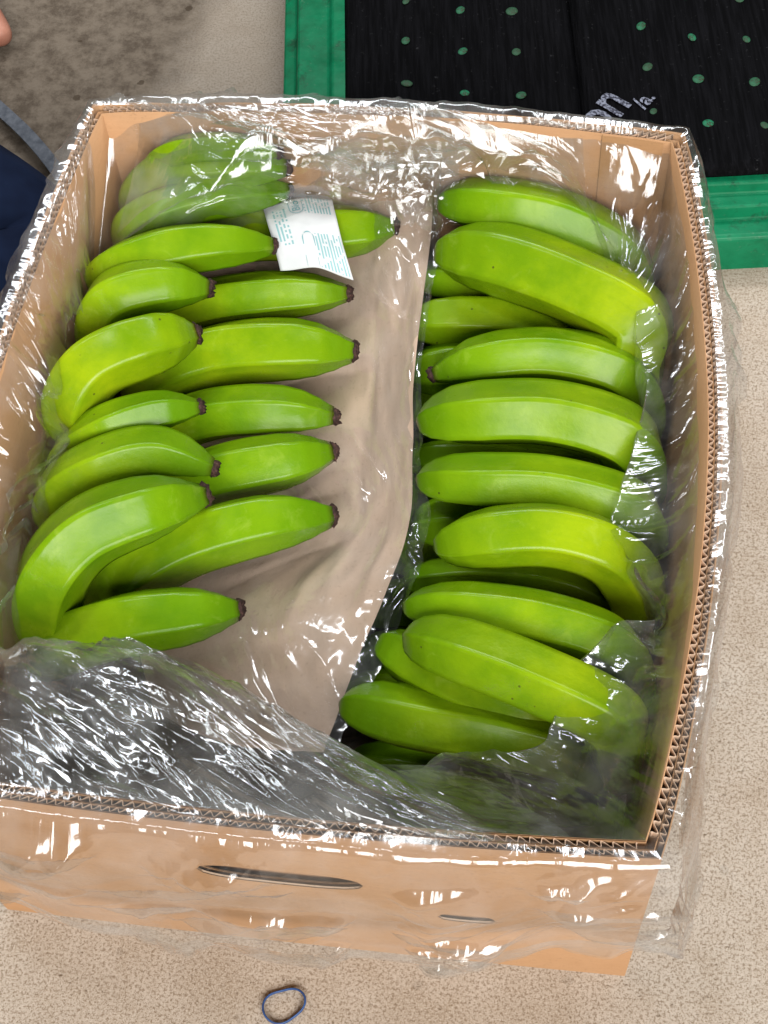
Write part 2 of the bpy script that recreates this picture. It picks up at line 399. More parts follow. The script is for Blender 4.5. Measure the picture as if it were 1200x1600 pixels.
c = mix(nt, mth('MULTIPLY', far, 0.6), c, (0.23, 0.195, 0.155))
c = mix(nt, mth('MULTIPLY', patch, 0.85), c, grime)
spots = N(nt, 'ShaderNodeTexVoronoi')
spots.inputs['Scale'].default_value = 42
L(nt, v, spots.inputs['Vector'])
spot_f = mth('LESS_THAN', mth('ADD', spots.outputs['Distance'], mth('MULTIPLY', tex_noise(nt, v, 130, 3, 0.6), 0.30)), 0.30)
spot_sel = mth('GREATER_THAN', tex_noise(nt, v, 10, 3, 0.6), 0.52)
spot_amt = mth('MULTIPLY', mth('MULTIPLY', spot_f, spot_sel), mth('MULTIPLY_ADD', far, 0.6, 0.14))
c = mix(nt, spot_amt, c, (0.055, 0.038, 0.024))
bn = bump(nt, fine, 0.22, 0.0008)
bn = bump(nt, fine2, 0.2, 0.0004, bn)
bn = bump(nt, mid, 0.3, 0.003, bn)
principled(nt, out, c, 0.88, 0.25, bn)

# cardboard
def cardboard(name, c0, c1, c2):
    m, nt, out = mat(name)
    v = coords(nt, 'Object')
    vs = coords(nt, 'Object', (1, 1, 9))
    a = tex_noise(nt, v, 9, 5, 0.6)
    fib = tex_noise(nt, vs, 70, 4, 0.65)
    spk = tex_noise(nt, v, 420, 2, 0.6)
    c = ramp(nt, a, [(0.3, c0), (0.7, c1)])
    c = mix(nt, ramp(nt, fib, [(0.40, 0.0), (0.75, 0.35)]), c, c2)
    c = mix(nt, ramp(nt, spk, [(0.60, 0.0), (0.75, 0.35)]), c, [q * 0.55 for q in c0])
    bn = bump(nt, fib, 0.25, 0.0008)
    bn = bump(nt, spk, 0.2, 0.0003, bn)
    principled(nt, out, c, 0.75, 0.25, bn)
    return m
m_card = cardboard('cardboard', (0.47, 0.255, 0.125), (0.56, 0.325, 0.175), (0.42, 0.225, 0.11))
m_bottom = cardboard('shade_darkened_board', (0.075, 0.066, 0.056), (0.115, 0.10, 0.085), (0.06, 0.052, 0.045))  # box floor coloured dark: the shade inside the box is put into the colour
m_flute = cardboard('cardboard_fluting', (0.55, 0.375, 0.265), (0.66, 0.47, 0.34), (0.48, 0.32, 0.22))
m_paper = cardboard('brown_paper', (0.62, 0.44, 0.335), (0.70, 0.52, 0.41), (0.53, 0.375, 0.28))

# banana skin (uv: x round the fruit, y along it)
m_ban, nt, out = mat('green_banana_skin')
uvn = N(nt, 'ShaderNodeUVMap')
oi = N(nt, 'ShaderNodeObjectInfo')
seps = nt.nodes.new('ShaderNodeSeparateXYZ')
L(nt, uvn.outputs[0], seps.inputs[0])
vv = coords(nt, 'Object')
comb = nt.nodes.new('ShaderNodeVectorMath'); comb.operation = 'ADD'
L(nt, vv, comb.inputs[0])
sc3 = nt.nodes.new('ShaderNodeVectorMath'); sc3.operation = 'SCALE'
L(nt, oi.outputs['Random'], sc3.inputs['Scale'])
sc3.inputs[0].default_value = (13, 7, 5)
L(nt, sc3.outputs[0], comb.inputs[1])
vo = comb.outputs[0]
blotch = tex_noise(nt, vo, 17, 5, 0.6)
c = ramp(nt, seps.outputs[1], [(0.0, (0.045, 0.030, 0.008)), (0.010, (0.085, 0.090, 0.008)), (0.028, (0.130, 0.245, 0.005)), (0.14, (0.205, 0.350, 0.005)), (0.40, (0.300, 0.435, 0.006)), (0.75, (0.365, 0.475, 0.010)), (1.0, (0.27, 0.36, 0.02))])
c = mix(nt, ramp(nt, blotch, [(0.36, 0.0), (0.62, 0.80)]), c, (0.125, 0.265, 0.004))
hue = mix(nt, oi.outputs['Random'], (0.72, 0.86, 0.7), (0.98, 0.96, 0.7))
c = mix(nt, 1.0, c, hue, 'MULTIPLY')
stv = nt.nodes.new('ShaderNodeMapping')
stv.inputs['Scale'].default_value = (60, 5, 1)
L(nt, uvn.outputs[0], stv.inputs[0])
streak = tex_noise(nt, stv.outputs[0], 1.0, 4, 0.6)
c = mix(nt, ramp(nt, streak, [(0.52, 0.0), (0.85, 0.22)]), c, (0.13, 0.25, 0.005))
# pale waxy bloom and scuffs
bloom = tex_noise(nt, vo, 55, 5, 0.7, 0.6)
c = mix(nt, ramp(nt, bloom, [(0.58, 0.0), (0.78, 0.25)]), c, (0.46, 0.58, 0.10))
# tiny brown nicks
nick = N(nt, 'ShaderNodeTexVoronoi')
nick.inputs['Scale'].default_value = 95
L(nt, vo, nick.inputs['Vector'])
def m2(op, a, b):
    m = nt.nodes.new('ShaderNodeMath'); m.operation = op
    for i, q in enumerate((a, b)):
        if hasattr(q, 'is_linked'): L(nt, q, m.inputs[i])
        else: m.inputs[i].default_value = q
    return m.outputs[0]
nk = m2('MULTIPLY', m2('LESS_THAN', nick.outputs['Distance'], 0.075), m2('GREATER_THAN', tex_noise(nt, vo, 30, 2, 0.5), 0.58))
c = mix(nt, m2('MULTIPLY', nk, 0.75), c, (0.045, 0.035, 0.012))
rough = ramp(nt, tex_noise(nt, vo, 42, 5, 0.65), [(0.30, 0.22), (0.70, 0.42)])
bn = bump(nt, tex_noise(nt, vo, 60, 4, 0.6), 0.40, 0.0018)
bn = bump(nt, streak, 0.10, 0.0004, bn)
bn = bump(nt, tex_noise(nt, vo, 700, 2, 0.5), 0.12, 0.0003, bn)
pb = principled(nt, out, c, rough, 0.10, bn)
pb.inputs['Coat Weight'].default_value = 0.24
pb.inputs['Coat Roughness'].default_value = 0.17
pb.inputs['Subsurface Weight'].default_value = 0.08
pb.inputs['Subsurface Radius'].default_value = (0.004, 0.005, 0.001)
pb.inputs['Subsurface Scale'].default_value = 1.0

m_tip, nt, out = mat('dried_banana_tip')
v = coords(nt, 'Object')
c = ramp(nt, tex_noise(nt, v, 420, 4, 0.7), [(0.35, (0.018, 0.010, 0.008)), (0.55, (0.055, 0.026, 0.022)), (0.75, (0.15, 0.075, 0.055))])
principled(nt, out, c, 0.8, 0.3, bump(nt, tex_noise(nt, v, 500, 3, 0.6), 0.9, 0.0015))

# clear plastic film
def film(name, haze, bumps, rough=0.12):
    m, nt, out = mat(name)
    v = coords(nt, 'Object')
    uvf = N(nt, 'ShaderNodeUVMap')
    def mm(op, a, b=None, clamp=False):
        m_ = nt.nodes.new('ShaderNodeMath'); m_.operation = op; m_.use_clamp = clamp
        for i, q in enumerate((a, b)):
            if q is None: continue
            if hasattr(q, 'is_linked'): L(nt, q, m_.inputs[i])
            else: m_.inputs[i].default_value = q
        return m_.outputs[0]
    def uvn_(sx, sy, rot=0.0):
        mp = nt.nodes.new('ShaderNodeMapping')
        mp.inputs['Scale'].default_value = (sx, sy, 1)
        mp.inputs['Rotation'].default_value = (0, 0, rot)
        L(nt, uvf.outputs[0], mp.inputs[0])
        return mp.outputs[0]
    def crease(vec, dist=0.3, detail=2):
        n_ = tex_noise(nt, vec, 1.0, detail, 0.5, dist)
        return mm('ABSOLUTE', mm('SUBTRACT', n_, 0.5))
    msk = ramp(nt, tex_noise(nt, v, 19, 2, 0.5), [(0.40, 0.10), (0.60, 1.0)])
    msk2 = ramp(nt, tex_noise(nt, v, 15, 2, 0.5, 0.5), [(0.45, 0.0), (0.62, 1.0)])
    streaks = crease(uvn_(85, 7))
    streaks2 = crease(uvn_(150, 20, 0.35))
    crump = crease(uvn_(75, 60), 0.8, 2)
    bn = bump(nt, mm('MULTIPLY', streaks, msk), bumps, 0.016)
    bn = bump(nt, mm('MULTIPLY', crump, msk2), bumps, 0.010, bn)
    bn = bump(nt, streaks2, bumps * 0.5, 0.006, bn)
    tr = N(nt, 'ShaderNodeBsdfTransparent'); tr.inputs[0].default_value = (0.93, 0.94, 0.935, 1)
    gl = N(nt, 'ShaderNodeBsdfGlossy'); gl.inputs['Roughness'].default_value = rough
    gl.inputs[0].default_value = (0.96, 0.97, 1, 1)
    L(nt, bn, gl.inputs['Normal'])
    # Fresnel reflection of a two-sided film (the same from either face)
    geo = N(nt, 'ShaderNodeNewGeometry')
    dt = nt.nodes.new('ShaderNodeVectorMath'); dt.operation = 'DOT_PRODUCT'
    L(nt, geo.outputs['Incoming'], dt.inputs[0]); L(nt, bn, dt.inputs[1])
    one_c = mm('SUBTRACT', 1.0, mm('ABSOLUTE', dt.outputs['Value']), True)
    frn = mm('ADD', mm('MULTIPLY', mm('POWER', one_c, 5.0), 0.89), 0.095)
    mx = N(nt, 'ShaderNodeMixShader')
    L(nt, frn, mx.inputs[0]); L(nt, tr.outputs[0], mx.inputs[1]); L(nt, gl.outputs[0], mx.inputs[2])
    df = N(nt, 'ShaderNodeBsdfDiffuse'); df.inputs[0].default_value = (0.86, 0.88, 0.90, 1)
    tl = N(nt, 'ShaderNodeBsdfTranslucent'); tl.inputs[0].default_value = (0.86, 0.88, 0.90, 1)
    L(nt, bn, df.inputs['Normal'])
    md = N(nt, 'ShaderNodeMixShader'); md.inputs[0].default_value = 0.4
    L(nt, df.outputs[0], md.inputs[1]); L(nt, tl.outputs[0], md.inputs[2])
    hz = ramp(nt, tex_noise(nt, v, 26, 5, 0.6), [(0.40, haze * 0.2), (0.68, haze * 2.2)])
    mo = N(nt, 'ShaderNodeMixShader')
    L(nt, hz, mo.inputs[0]); L(nt, mx.outputs[0], mo.inputs[1]); L(nt, md.outputs[0], mo.inputs[2])
    L(nt, mo.outputs[0], out.inputs[0])
    return m
m_film = film('clear_plastic_film', 0.06, 0.12)
m_film_out = film('clear_plastic_film_hanging', 0.07, 0.12)
m_film_mid = film('clear_plastic_film_on_paper', 0.045, 0.08)

# pallet plastic, mat, print, cloth ...
m_green, nt, out = mat('green_plastic')
v = coords(nt, 'Object')
c = ramp(nt, tex_noise(nt, v, 22, 5, 0.65), [(0.3, (0.002, 0.100, 0.040)), (0.55, (0.004, 0.180, 0.078)), (0.8, (0.008, 0.22, 0.10))])
c = mix(nt, ramp(nt, tex_noise(nt, v, 45, 6, 0.75), [(0.54, 0.0), (0.66, 0.75)]), c, (0.012, 0.045, 0.022))
c = mix(nt, ramp(nt, tex_noise(nt, v, 240, 3, 0.7), [(0.62, 0.0), (0.75, 0.35)]), c, (0.16, 0.24, 0.17))
principled(nt, out, c, ramp(nt, tex_noise(nt, v, 40, 4, 0.6), [(0.3, 0.25), (0.7, 0.5)]), 0.2, bump(nt, tex_noise(nt, v, 90, 3, 0.5), 0.2, 0.001))

m_stud, nt, out = mat('dirty_green_plastic')
v = coords(nt, 'Object')
oi_ = N(nt, 'ShaderNodeObjectInfo')
c = ramp(nt, tex_noise(nt, v, 330, 4, 0.7), [(0.40, (0.030, 0.026, 0.014)), (0.50, (0.012, 0.14, 0.068)), (0.8, (0.016, 0.22, 0.11))])
c = mix(nt, ramp(nt, oi_.outputs['Random'], [(0.2, 0.75), (0.9, 0.0)]), c, (0.03, 0.055, 0.03))
principled(nt, out, c, 0.6, 0.25)

m_mat, nt, out = mat('black_ribbed_rubber')
v = coords(nt, 'Object')
vr = coords(nt, 'Object', (1, 0.06, 1))
rib = tex_noise(nt, vr, 330, 3, 0.6)
c = ramp(nt, rib, [(0.40, (0.0015, 0.0015, 0.002)), (0.75, (0.006, 0.006, 0.0075))])
c = mix(nt, ramp(nt, tex_noise(nt, v, 220, 4, 0.7), [(0.64, 0.0), (0.78, 0.5)]), c, (0.07, 0.07, 0.075))
principled(nt, out, c, 0.85, 0.06, bump(nt, rib, 0.8, 0.002))

m_print, nt, out = mat('worn_white_print')
v = coords(nt, 'Object')
c = ramp(nt, tex_noise(nt, v, 420, 3, 0.6), [(0.42, (0.03, 0.03, 0.045)), (0.56, (0.26, 0.28, 0.36))])
principled(nt, out, c, 0.8, 0.2)

m_denim, nt, out = mat('dark_blue_cloth')
v = coords(nt, 'Object')
c = ramp(nt, tex_noise(nt, v, 12, 4, 0.6), [(0.35, (0.003, 0.006, 0.020)), (0.7, (0.012, 0.024, 0.065))])
wv = N(nt, 'ShaderNodeTexWave'); wv.inputs['Scale'].default_value = 520; wv.inputs['Distortion'].default_value = 2
L(nt, v, wv.inputs['Vector'])
principled(nt, out, c, 0.95, 0.15, bump(nt, wv.outputs['Fac'], 0.5, 0.0006))

m_strap, nt, out = mat('grey_webbing')
v = coords(nt, 'Object')
c = ramp(nt, tex_noise(nt, v, 160, 3, 0.6), [(0.3, (0.075, 0.085, 0.105)), (0.7, (0.16, 0.175, 0.205))])
principled(nt, out, c, 0.8, 0.3, bump(nt, tex_noise(nt, v, 700, 2, 0.5), 0.5, 0.0006))

m_skin, nt, out = mat('skin')
v = coords(nt, 'Object')
c = ramp(nt, tex_noise(nt, v, 40, 4, 0.6), [(0.3, (0.42, 0.17, 0.115)), (0.7, (0.52, 0.24, 0.17))])
ps = principled(nt, out, c, 0.5, 0.4, bump(nt, tex_noise(nt, v, 500, 3, 0.6), 0.3, 0.0008))

m_band, nt, out = mat('blue_rubber')
v = coords(nt, 'Object')
c = ramp(nt, tex_noise(nt, v, 150, 3, 0.6), [(0.3, (0.012, 0.045, 0.17)), (0.7, (0.03, 0.09, 0.27))])
principled(nt, out, c, 0.45, 0.5)

m_label, nt, out = mat('white_label_paper')
uvl = N(nt, 'ShaderNodeUVMap')
v = coords(nt, 'Object')
paperc = ramp(nt, tex_noise(nt, v, 60, 3, 0.5), [(0.3, (0.62, 0.645, 0.67)), (0.7, (0.70, 0.72, 0.74))])
# blocks of illegible small print: broken lines running up the label
mp = nt.nodes.new('ShaderNodeMapping'); mp.inputs['Scale'].default_value = (21, 34, 1)
L(nt, uvl.outputs[0], mp.inputs[0])
sp = nt.nodes.new('ShaderNodeSeparateXYZ'); L(nt, mp.outputs[0], sp.inputs[0])
line = m2('LESS_THAN', m2('FRACT', sp.outputs[0], 0), 0.5)
wn1 = N(nt, 'ShaderNodeTexWhiteNoise'); wn1.noise_dimensions = '2D'
fl = nt.nodes.new('ShaderNodeVectorMath'); fl.operation = 'FLOOR'; L(nt, mp.outputs[0], fl.inputs[0]); L(nt, fl.outputs[0], wn1.inputs['Vector'])
dash = m2('GREATER_THAN', wn1.outputs['Value'], 0.22)
su = nt.nodes.new('ShaderNodeSeparateXYZ'); L(nt, uvl.outputs[0], su.inputs[0])
def box_mask(x0, x1, y0, y1):
    a = m2('MULTIPLY', m2('GREATER_THAN', su.outputs[0], x0), m2('LESS_THAN', su.outputs[0], x1))
    b = m2('MULTIPLY', m2('GREATER_THAN', su.outputs[1], y0), m2('LESS_THAN', su.outputs[1], y1))
    return m2('MULTIPLY', a, b)
blk = m2('MAXIMUM', m2('MAXIMUM', box_mask(0.08, 0.28, 0.30, 0.86), box_mask(0.52, 0.94, 0.70, 0.99)), box_mask(0.56, 0.97, 0.02, 0.42))
ink = m2('MULTIPLY', m2('MULTIPLY', line, dash), blk)
c = mix(nt, m2('MULTIPLY', ink, 0.8), paperc, (0.16, 0.42, 0.45))
principled(nt, out, c, 0.6, 0.3, bump(nt, tex_noise(nt, v, 120, 3, 0.5), 0.15, 0.001))

m_ink, nt, out = mat('pale_teal_ink')
principled(nt, out, (0.16, 0.40, 0.44), 0.6, 0.2)

# ------------------------------------------------------------------ ground
def ground():
    n = 2
    s = 30.0
    o = mesh_from('ground', [(-s, -s, 0), (s, -s, 0), (s, s, 0), (-s, s, 0)], [(0, 1, 2, 3)], m_floor, smooth=False)
    o['kind'] = 'structure'
    return o
ground()

# ------------------------------------------------------------------ cardboard box
BOW = (0.011, 0.027, 0.006, 0.016)        # far, right, near, left: how far each wall bulges at the rim

def wall_point(side, t, z, inset):
    """point on a wall; side 0 far (left to right), 1 right (far to near), 2 near (right to left), 3 left (near to far)"""
    hw, hl = BOX_W / 2 - inset, BOX_L / 2 - inset
    b = BOW[side] * math.sin(PI * min(1, max(0, t))) ** 0.85 * (0.25 + 0.75 * z / BOX_H)
    if side == 0: return Vector((-hw + 2 * hw * t, hl + b, z))
    if side == 1: return Vector((hw + b, hl - 2 * hl * t, z))
    if side == 2: return Vector((hw - 2 * hw * t, -hl - b, z))
    return Vector((-hw - b, -hl + 2 * hl * t, z))

def side_len(side):
    return BOX_W if side in (0, 2) else BOX_L

def liner(side, inset, thick, verts, faces, holes=(), nt_=36):
    """one flat sheet of the double-wall board, following the bulge; holes are (centre t, centre z, half t, half z)"""
    zs = [0.0, 0.06, 0.12, 0.175, BOX_H - 0.003 * (inset > 0.001 and inset < 0.006)]
    base = len(verts)
    if not holes:
        for ins in (inset, inset + thick):
            for z in zs:
                for i in range(nt_ + 1):
                    t = i / nt_
                    zz = z
                    if z > 0.2:
                        zz = z + 0.0012 * nz(t * 9 + side * 7, ins * 60)
                    verts.append(wall_point(side, t, zz, ins))
        m = nt_ + 1
        lay = m * len(zs)
        for j in range(len(zs) - 1):
            for i in range(nt_):
                a = base + j * m + i
                faces.append((a, a + 1, a + m + 1, a + m))
                faces.append((a + lay, a + lay + m, a + lay + m + 1, a + lay + 1))
        top = base + (len(zs) - 1) * m
        for i in range(nt_):
            faces.append((top + i, top + i + 1, top + lay + i + 1, top + lay + i))
        return
    pts, edges = [], []
    def loop(ps):
        s = len(pts)
        pts.extend(ps)
        for i in range(len(ps)):
            edges.append((s + i, s + (i + 1) % len(ps)))
    outer = [(i / nt_, 0.0) for i in range(nt_)] + [(1.0, z * BOX_H / 6) for z in range(6)] + [(1 - i / nt_, BOX_H) for i in range(nt_)] + [(0.0, BOX_H - z * BOX_H / 6) for z in range(6)]
    loop(outer)
    hole_pts = []
    for (ct, cz, ht, hz) in holes:
        ps = []
        for k in range(28):
            an = 2 * PI * k / 28
            cx, sx = math.cos(an), math.sin(an)
            ps.append((ct + ht * abs(cx) ** 0.6 * math.copysign(1, cx), cz + hz * abs(sx) ** 0.9 * math.copysign(1, sx)))
        hole_pts.append(ps)
        loop(ps)
    for i in range(1, nt_):
        for j in range(1, 6):
            t, z = i / nt_, j * BOX_H / 6
            if all(((t - ct) / (ht * 1.15)) ** 2 + ((z - cz) / (hz * 1.35)) ** 2 > 1 for ct, cz, ht, hz in holes):
                pts.append((t, z))
    r = delaunay_2d_cdt([Vector((a * side_len(side), b)) for a, b in pts], edges, [], 0, 1e-6)
    V2, _, F2 = r[0], r[1], r[2]
    for ins in (inset, inset + thick):
        for q in V2:
            verts.append(wall_point(side, q[0] / side_len(side), q[1], ins))
    nV = len(V2)
    for f in F2:
        cx = sum(V2[i][0] for i in f) / len(f) / side_len(side)
        cz_ = sum(V2[i][1] for i in f) / len(f)
        if any((abs((cx - ct) / ht)) ** 2.2 + (abs((cz_ - cz) / hz)) ** 2.0 < 0.93 for ct, cz, ht, hz in holes):
            continue
        faces.append(tuple(base + i for i in f))
        faces.append(tuple(base + nV + i for i in reversed(f)))

def fluting(side, ins0, ins1, pitch, phase):
    verts, faces = [], []
    n = int(side_len(side) / pitch)
    sub = 6
    ring = []
    for i in range(n * sub + 1):
        t = i / (n * sub)
        s = 0.5 + 0.5 * math.sin(2 * PI * i / sub + phase)
        jit = 0.00035 * nz(i * 0.7, side * 9.0 + phase)
        ins = ins0 + (ins1 - ins0) * (0.06 + 0.88 * s) + jit
        tt = 0.012 + 0.976 * t
        zt = BOX_H - 0.0008 + 0.0008 * nz(i * 0.11, 3.0 + phase + side)
        verts.append(wall_point(side, tt, zt, ins)); verts.append(wall_point(side, tt, zt - 0.02, ins))
        verts.append(wall_point(side, tt, zt, ins + 0.0005)); verts.append(wall_point(side, tt, zt - 0.02, ins + 0.0005))
    for i in range(n * sub):
        a = i * 4; b = a + 4
        faces += [(a, b, b + 1, a + 1), (a + 2, a + 3, b + 3, b + 2), (a, a + 2, b + 2, b)]
    return verts, faces

box = tag(empty('cardboard_box'), 'open brown corrugated cardboard box full of green bananas, lined with plastic', 'box')
for side in range(4):
    verts, faces = [], []
    holes = ()
    if side == 2:
        holes = ((0.505, 0.147, 0.118, 0.013), (0.245, 0.098, 0.042, 0.007))
    liner(side, 0.0, 0.0006, verts, faces, holes)
    wide = tuple((ct, cz + 0.003, ht * 1.04, hz * 1.35) for ct, cz, ht, hz in holes)     # inner layers widened to make the holes look darker
    liner(side, 0.0037, 0.0005, verts, faces, wide)
    liner(side, 0.0079, 0.0006, verts, faces, wide)
    w = mesh_from('wall', verts, faces, m_card, box)
    w['label'] = ('far inner wall of the box', 'bulging right wall of the box', 'near wall with hand hole', 'left wall of the box')[side]
    for (ct, cz, ht, hz) in holes:          # board thickness inside the punched holes
        hv, hf = [], []
        for ins in (0.0004, 0.0014):
            for k in range(40):
                an = 2 * PI * k / 40
                cx, sx = math.cos(an), math.sin(an)
                hv.append(wall_point(side, ct + ht * abs(cx) ** 0.6 * math.copysign(1, cx), cz + hz * abs(sx) ** 0.9 * math.copysign(1, sx), ins))
        for k in range(40):
            hf.append((k, (k + 1) % 40, 40 + (k + 1) % 40, 40 + k))
        mesh_from('hole_edge', hv, hf, m_flute, w, False)
    va, fa = fluting(side, 0.0007, 0.0036, 0.0050, 0.3)
    vb, fb = fluting(side, 0.0043, 0.0078, 0.0062, 1.4)
    k = len(va)
    mesh_from('fluting', va + vb, fa + [tuple(i + k for i in f) for f in fb], m_flute, w, smooth=False)
# bottom panel and the glue flap inside the far wall
verts, faces = [], []
hw, hl = BOX_W / 2 - 0.009, BOX_L / 2 - 0.009
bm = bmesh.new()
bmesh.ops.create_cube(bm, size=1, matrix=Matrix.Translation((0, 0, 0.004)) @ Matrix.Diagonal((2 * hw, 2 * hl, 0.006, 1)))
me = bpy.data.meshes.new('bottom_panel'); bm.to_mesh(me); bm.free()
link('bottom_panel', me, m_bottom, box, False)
verts, faces = [], []
n = 10
for ins in (CARD + 0.0002, CARD + 0.0009):
    for z in (0.012, 0.08, 0.15, BOX_H - 0.0005):
        for i in range(n + 1):
            verts.append(wall_point(0, 0.885 + 0.105 * i / n, z, ins) + Vector((0, 0, 0)))
m_ = n + 1
lay = m_ * 4
for j in range(3):
    for i in range(n):
        a = lay + j * m_ + i
        faces.append((a, a + 1, a + m_ + 1, a + m_))
for j in range(3):
    a = j * m_
    faces.append((a, a + m_, a + m_ + lay, a + lay))
for i in range(n):
    a = 3 * m_ + i
    faces.append((a, a + 1, a + lay + 1, a + lay))
mesh_from('glue_flap', verts, faces, m_card, box, False)

# ------------------------------------------------------------------ bananas
PROF = {
    0: [(0, 0.36), (0.025, 0.45), (0.07, 0.64), (0.14, 0.84), (0.22, 0.95), (0.34, 1.0), (0.68, 1.0), (0.85, 0.86), (1, 0.55)],
    1: [(0, 0.06), (0.008, 0.26), (0.03, 0.50), (0.07, 0.72), (0.13, 0.89), (0.22, 0.98), (0.34, 1.0), (0.72, 1.0), (0.88, 0.86), (1, 0.55)],
    2: [(0, 0.32), (0.025, 0.44), (0.07, 0.66), (0.14, 0.88), (0.24, 0.98), (0.38, 1.0), (0.72, 1.0), (0.88, 0.82), (1, 0.55)],
}

def banana(label, kind, R, pts, idx):
    rings, segs = 64, 50
    path, length = catmull(pts, rings)
    rnd = random.Random(idx * 31 + 5)
    roll = rnd.uniform(-0.35, 0.35) + PI / 2
    twist = rnd.uniform(-0.25, 0.25)
    origin = path[0].lerp(path[-1], 0.5)
    # parallel frames
    t0 = (path[1] - path[0]).normalized()
    side = t0.cross(Vector((0, 0, 1))).normalized()
    verts, faces, uvs = [], [], []
    sharp = rnd.uniform(0.75, 1.0)
    ridge_on = [rnd.choice((0.5, 0.8, 1.1)) for _ in range(5)]
    prof = PROF[kind]
    fr = []
    for i, p in enumerate(path):
        t = i / (rings - 1)
        # denser rings near the tip
        a = path[max(0, i - 1)]; b = path[min(rings - 1, i + 1)]
        tan = (b - a).normalized()
        side = (side - tan * side.dot(tan)).normalized()
        up = tan.cross(side) * -1
        if up.z < -2: up = -up
        fr.append((p, tan, side.copy(), up))
        r = R * interp(prof, t)
        r *= 1 + 0.025 * nz(t * 4 + idx * 3.1, idx * 1.7)
        for k in range(segs):
            th = 2 * PI * k / segs
            ph = (th) % (2 * PI / 5) - PI / 5
            poly = (math.cos(PI / 5) / math.cos(ph)) ** (1.10 * sharp)
            taper_sharp = 1.0
            rr = r * poly * 1.085 * (1 + 0.013 * (k % 10 == 0) * ridge_on[k // 10])
            rr *= 1 + 0.02 * nz(math.cos(th) * 1.5 + idx * 2.3, math.sin(th) * 1.5, t * 3)
            an = th + roll + twist * (t - 0.5)
            verts.append(p + side * math.cos(an) * rr + up * math.sin(an) * rr * 0.99 - origin)
            uvs.append((k / segs, t))
    for i in range(rings - 1):
        for k in range(segs):
            faces.append((i * segs + k, (i + 1) * segs + k, (i + 1) * segs + (k + 1) % segs, i * segs + (k + 1) % segs))
    faces.append(tuple(range(segs)))
    faces.append(tuple((rings - 1) * segs + k for k in reversed(range(segs))))
    me = bpy.data.meshes.new('banana')
    me.from_pydata([tuple(v) for v in verts], [], faces)
    uv = me.uv_layers.new(name='UVMap')
    for lp in me.loops:
        uv.data[lp.index].uv = uvs[lp.vertex_index]
    me.update()
    o = link('banana', me, m_ban)
    o.location = origin
    tag(o, label, 'banana', 'green bananas in the left half of the box' if kind == 0 else 'green bananas in the right half of the box')
    # dried blossom end
    if kind in (0, 2):
        p, tan, sd_, up = fr[0]
        vs, fs = [], []
        r0 = R * prof[0][1] * 1.0
        sg = 16
        prof_t = [(0.0010, 0.86), (-0.0008, 1.0), (-0.0022, 0.92), (-0.0036, 0.74), (-0.0042, 0.55), (-0.0030, 0.34), (-0.0024, 0.05)]
        for j, (dz, k_) in enumerate(prof_t):
            for k in range(sg):
                an = 2 * PI * k / sg
                jit = 1 + 0.42 * nz(k * 0.8 + idx * 5, j * 0.6, idx) if j else 1
                dj = 0.0030 * nz(k * 0.8 + idx * 3, j * 0.5 + 7, idx) * (j > 1)
                vs.append(p + tan * (dz + dj) + (sd_ * math.cos(an) + up * math.sin(an)) * r0 * k_ * jit - origin)
        for j in range(len(prof_t) - 1):
            for k in range(sg):
                fs.append((j * sg + k, j * sg + (k + 1) % sg, (j + 1) * sg + (k + 1) % sg, (j + 1) * sg + k))
        fs.append(tuple((len(prof_t) - 1) * sg + k for k in range(sg)))
        mesh_from('dried_tip', vs, fs, m_tip, o)
    return o

for i, (lab, kind, R, pts) in enumerate(BANANAS):
    banana(lab, kind, R, pts, i)

# ------------------------------------------------------------------ brown paper sheet between the two halves
def grid_surface(ctrl, nu, nv, fn=None):
    rows = [[Vector(p) for p in r] for r in ctrl]
    verts, faces, uvs = [], [], []
    for j in range(nv):
        y = j / (nv - 1) * (len(rows) - 1)
        for i in range(nu):
            x = i / (nu - 1) * (len(rows[0]) - 1)
            col = [cr1(r, x) for r in rows]
            p = cr1(col, y)
            if fn: p = fn(p, i / (nu - 1), j / (nv - 1))
            verts.append(p); uvs.append((i / (nu - 1), j / (nv - 1)))
    for j in range(nv - 1):
        for i in range(nu - 1):
            a = j * nu + i
            faces.append((a, a + nu, a + nu + 1, a + 1))
    return verts, faces, uvs

v_, f_, _ = grid_surface(PAPER, 60, 140, lambda p, a, b: p + Vector((0.0016 * nz(b * 9, 1) * a, 0, 0.0016 * nz(a * 3, b * 7, 2.0) + 0.0006 * nz(a * 9, b * 20, 5.0) - 0.0035 * abs(nz(a * 3.2 + b * 2, b * 6 - a * 2, 8.0)) - 0.0015 * abs(nz(a * 8 - b * 3, b * 15, 11.0)))))
tag(mesh_from('brown_paper', v_, f_, m_paper), 'wide strip of brown paper between the left and right bananas', 'paper')

# ------------------------------------------------------------------ clear plastic liner bag
liner_bag = tag(empty('plastic_liner', (0, 0, 0.23)), 'crumpled clear plastic bag lining the box and draped over its rim', 'plastic bag')
def set_uv(o, uvs):
    lay_ = o.data.uv_layers.new(name='UVMap')
    idx = [0] * len(o.data.loops)
    o.data.loops.foreach_get('vertex_index', idx)
    flat = []
    for i_ in idx:
        flat.extend(uvs[i_])
    lay_.data.foreach_set('uv', flat)

def under_bag(o):
    o.matrix_parent_inverse = Matrix.Translation((0, 0, -0.23))
    return o

def smooth(a, b, x):
    x = np.clip((np.asarray(x, float) - a) / (b - a), 0.0, 1.0)
    return x * x * (3 - 2 * x)

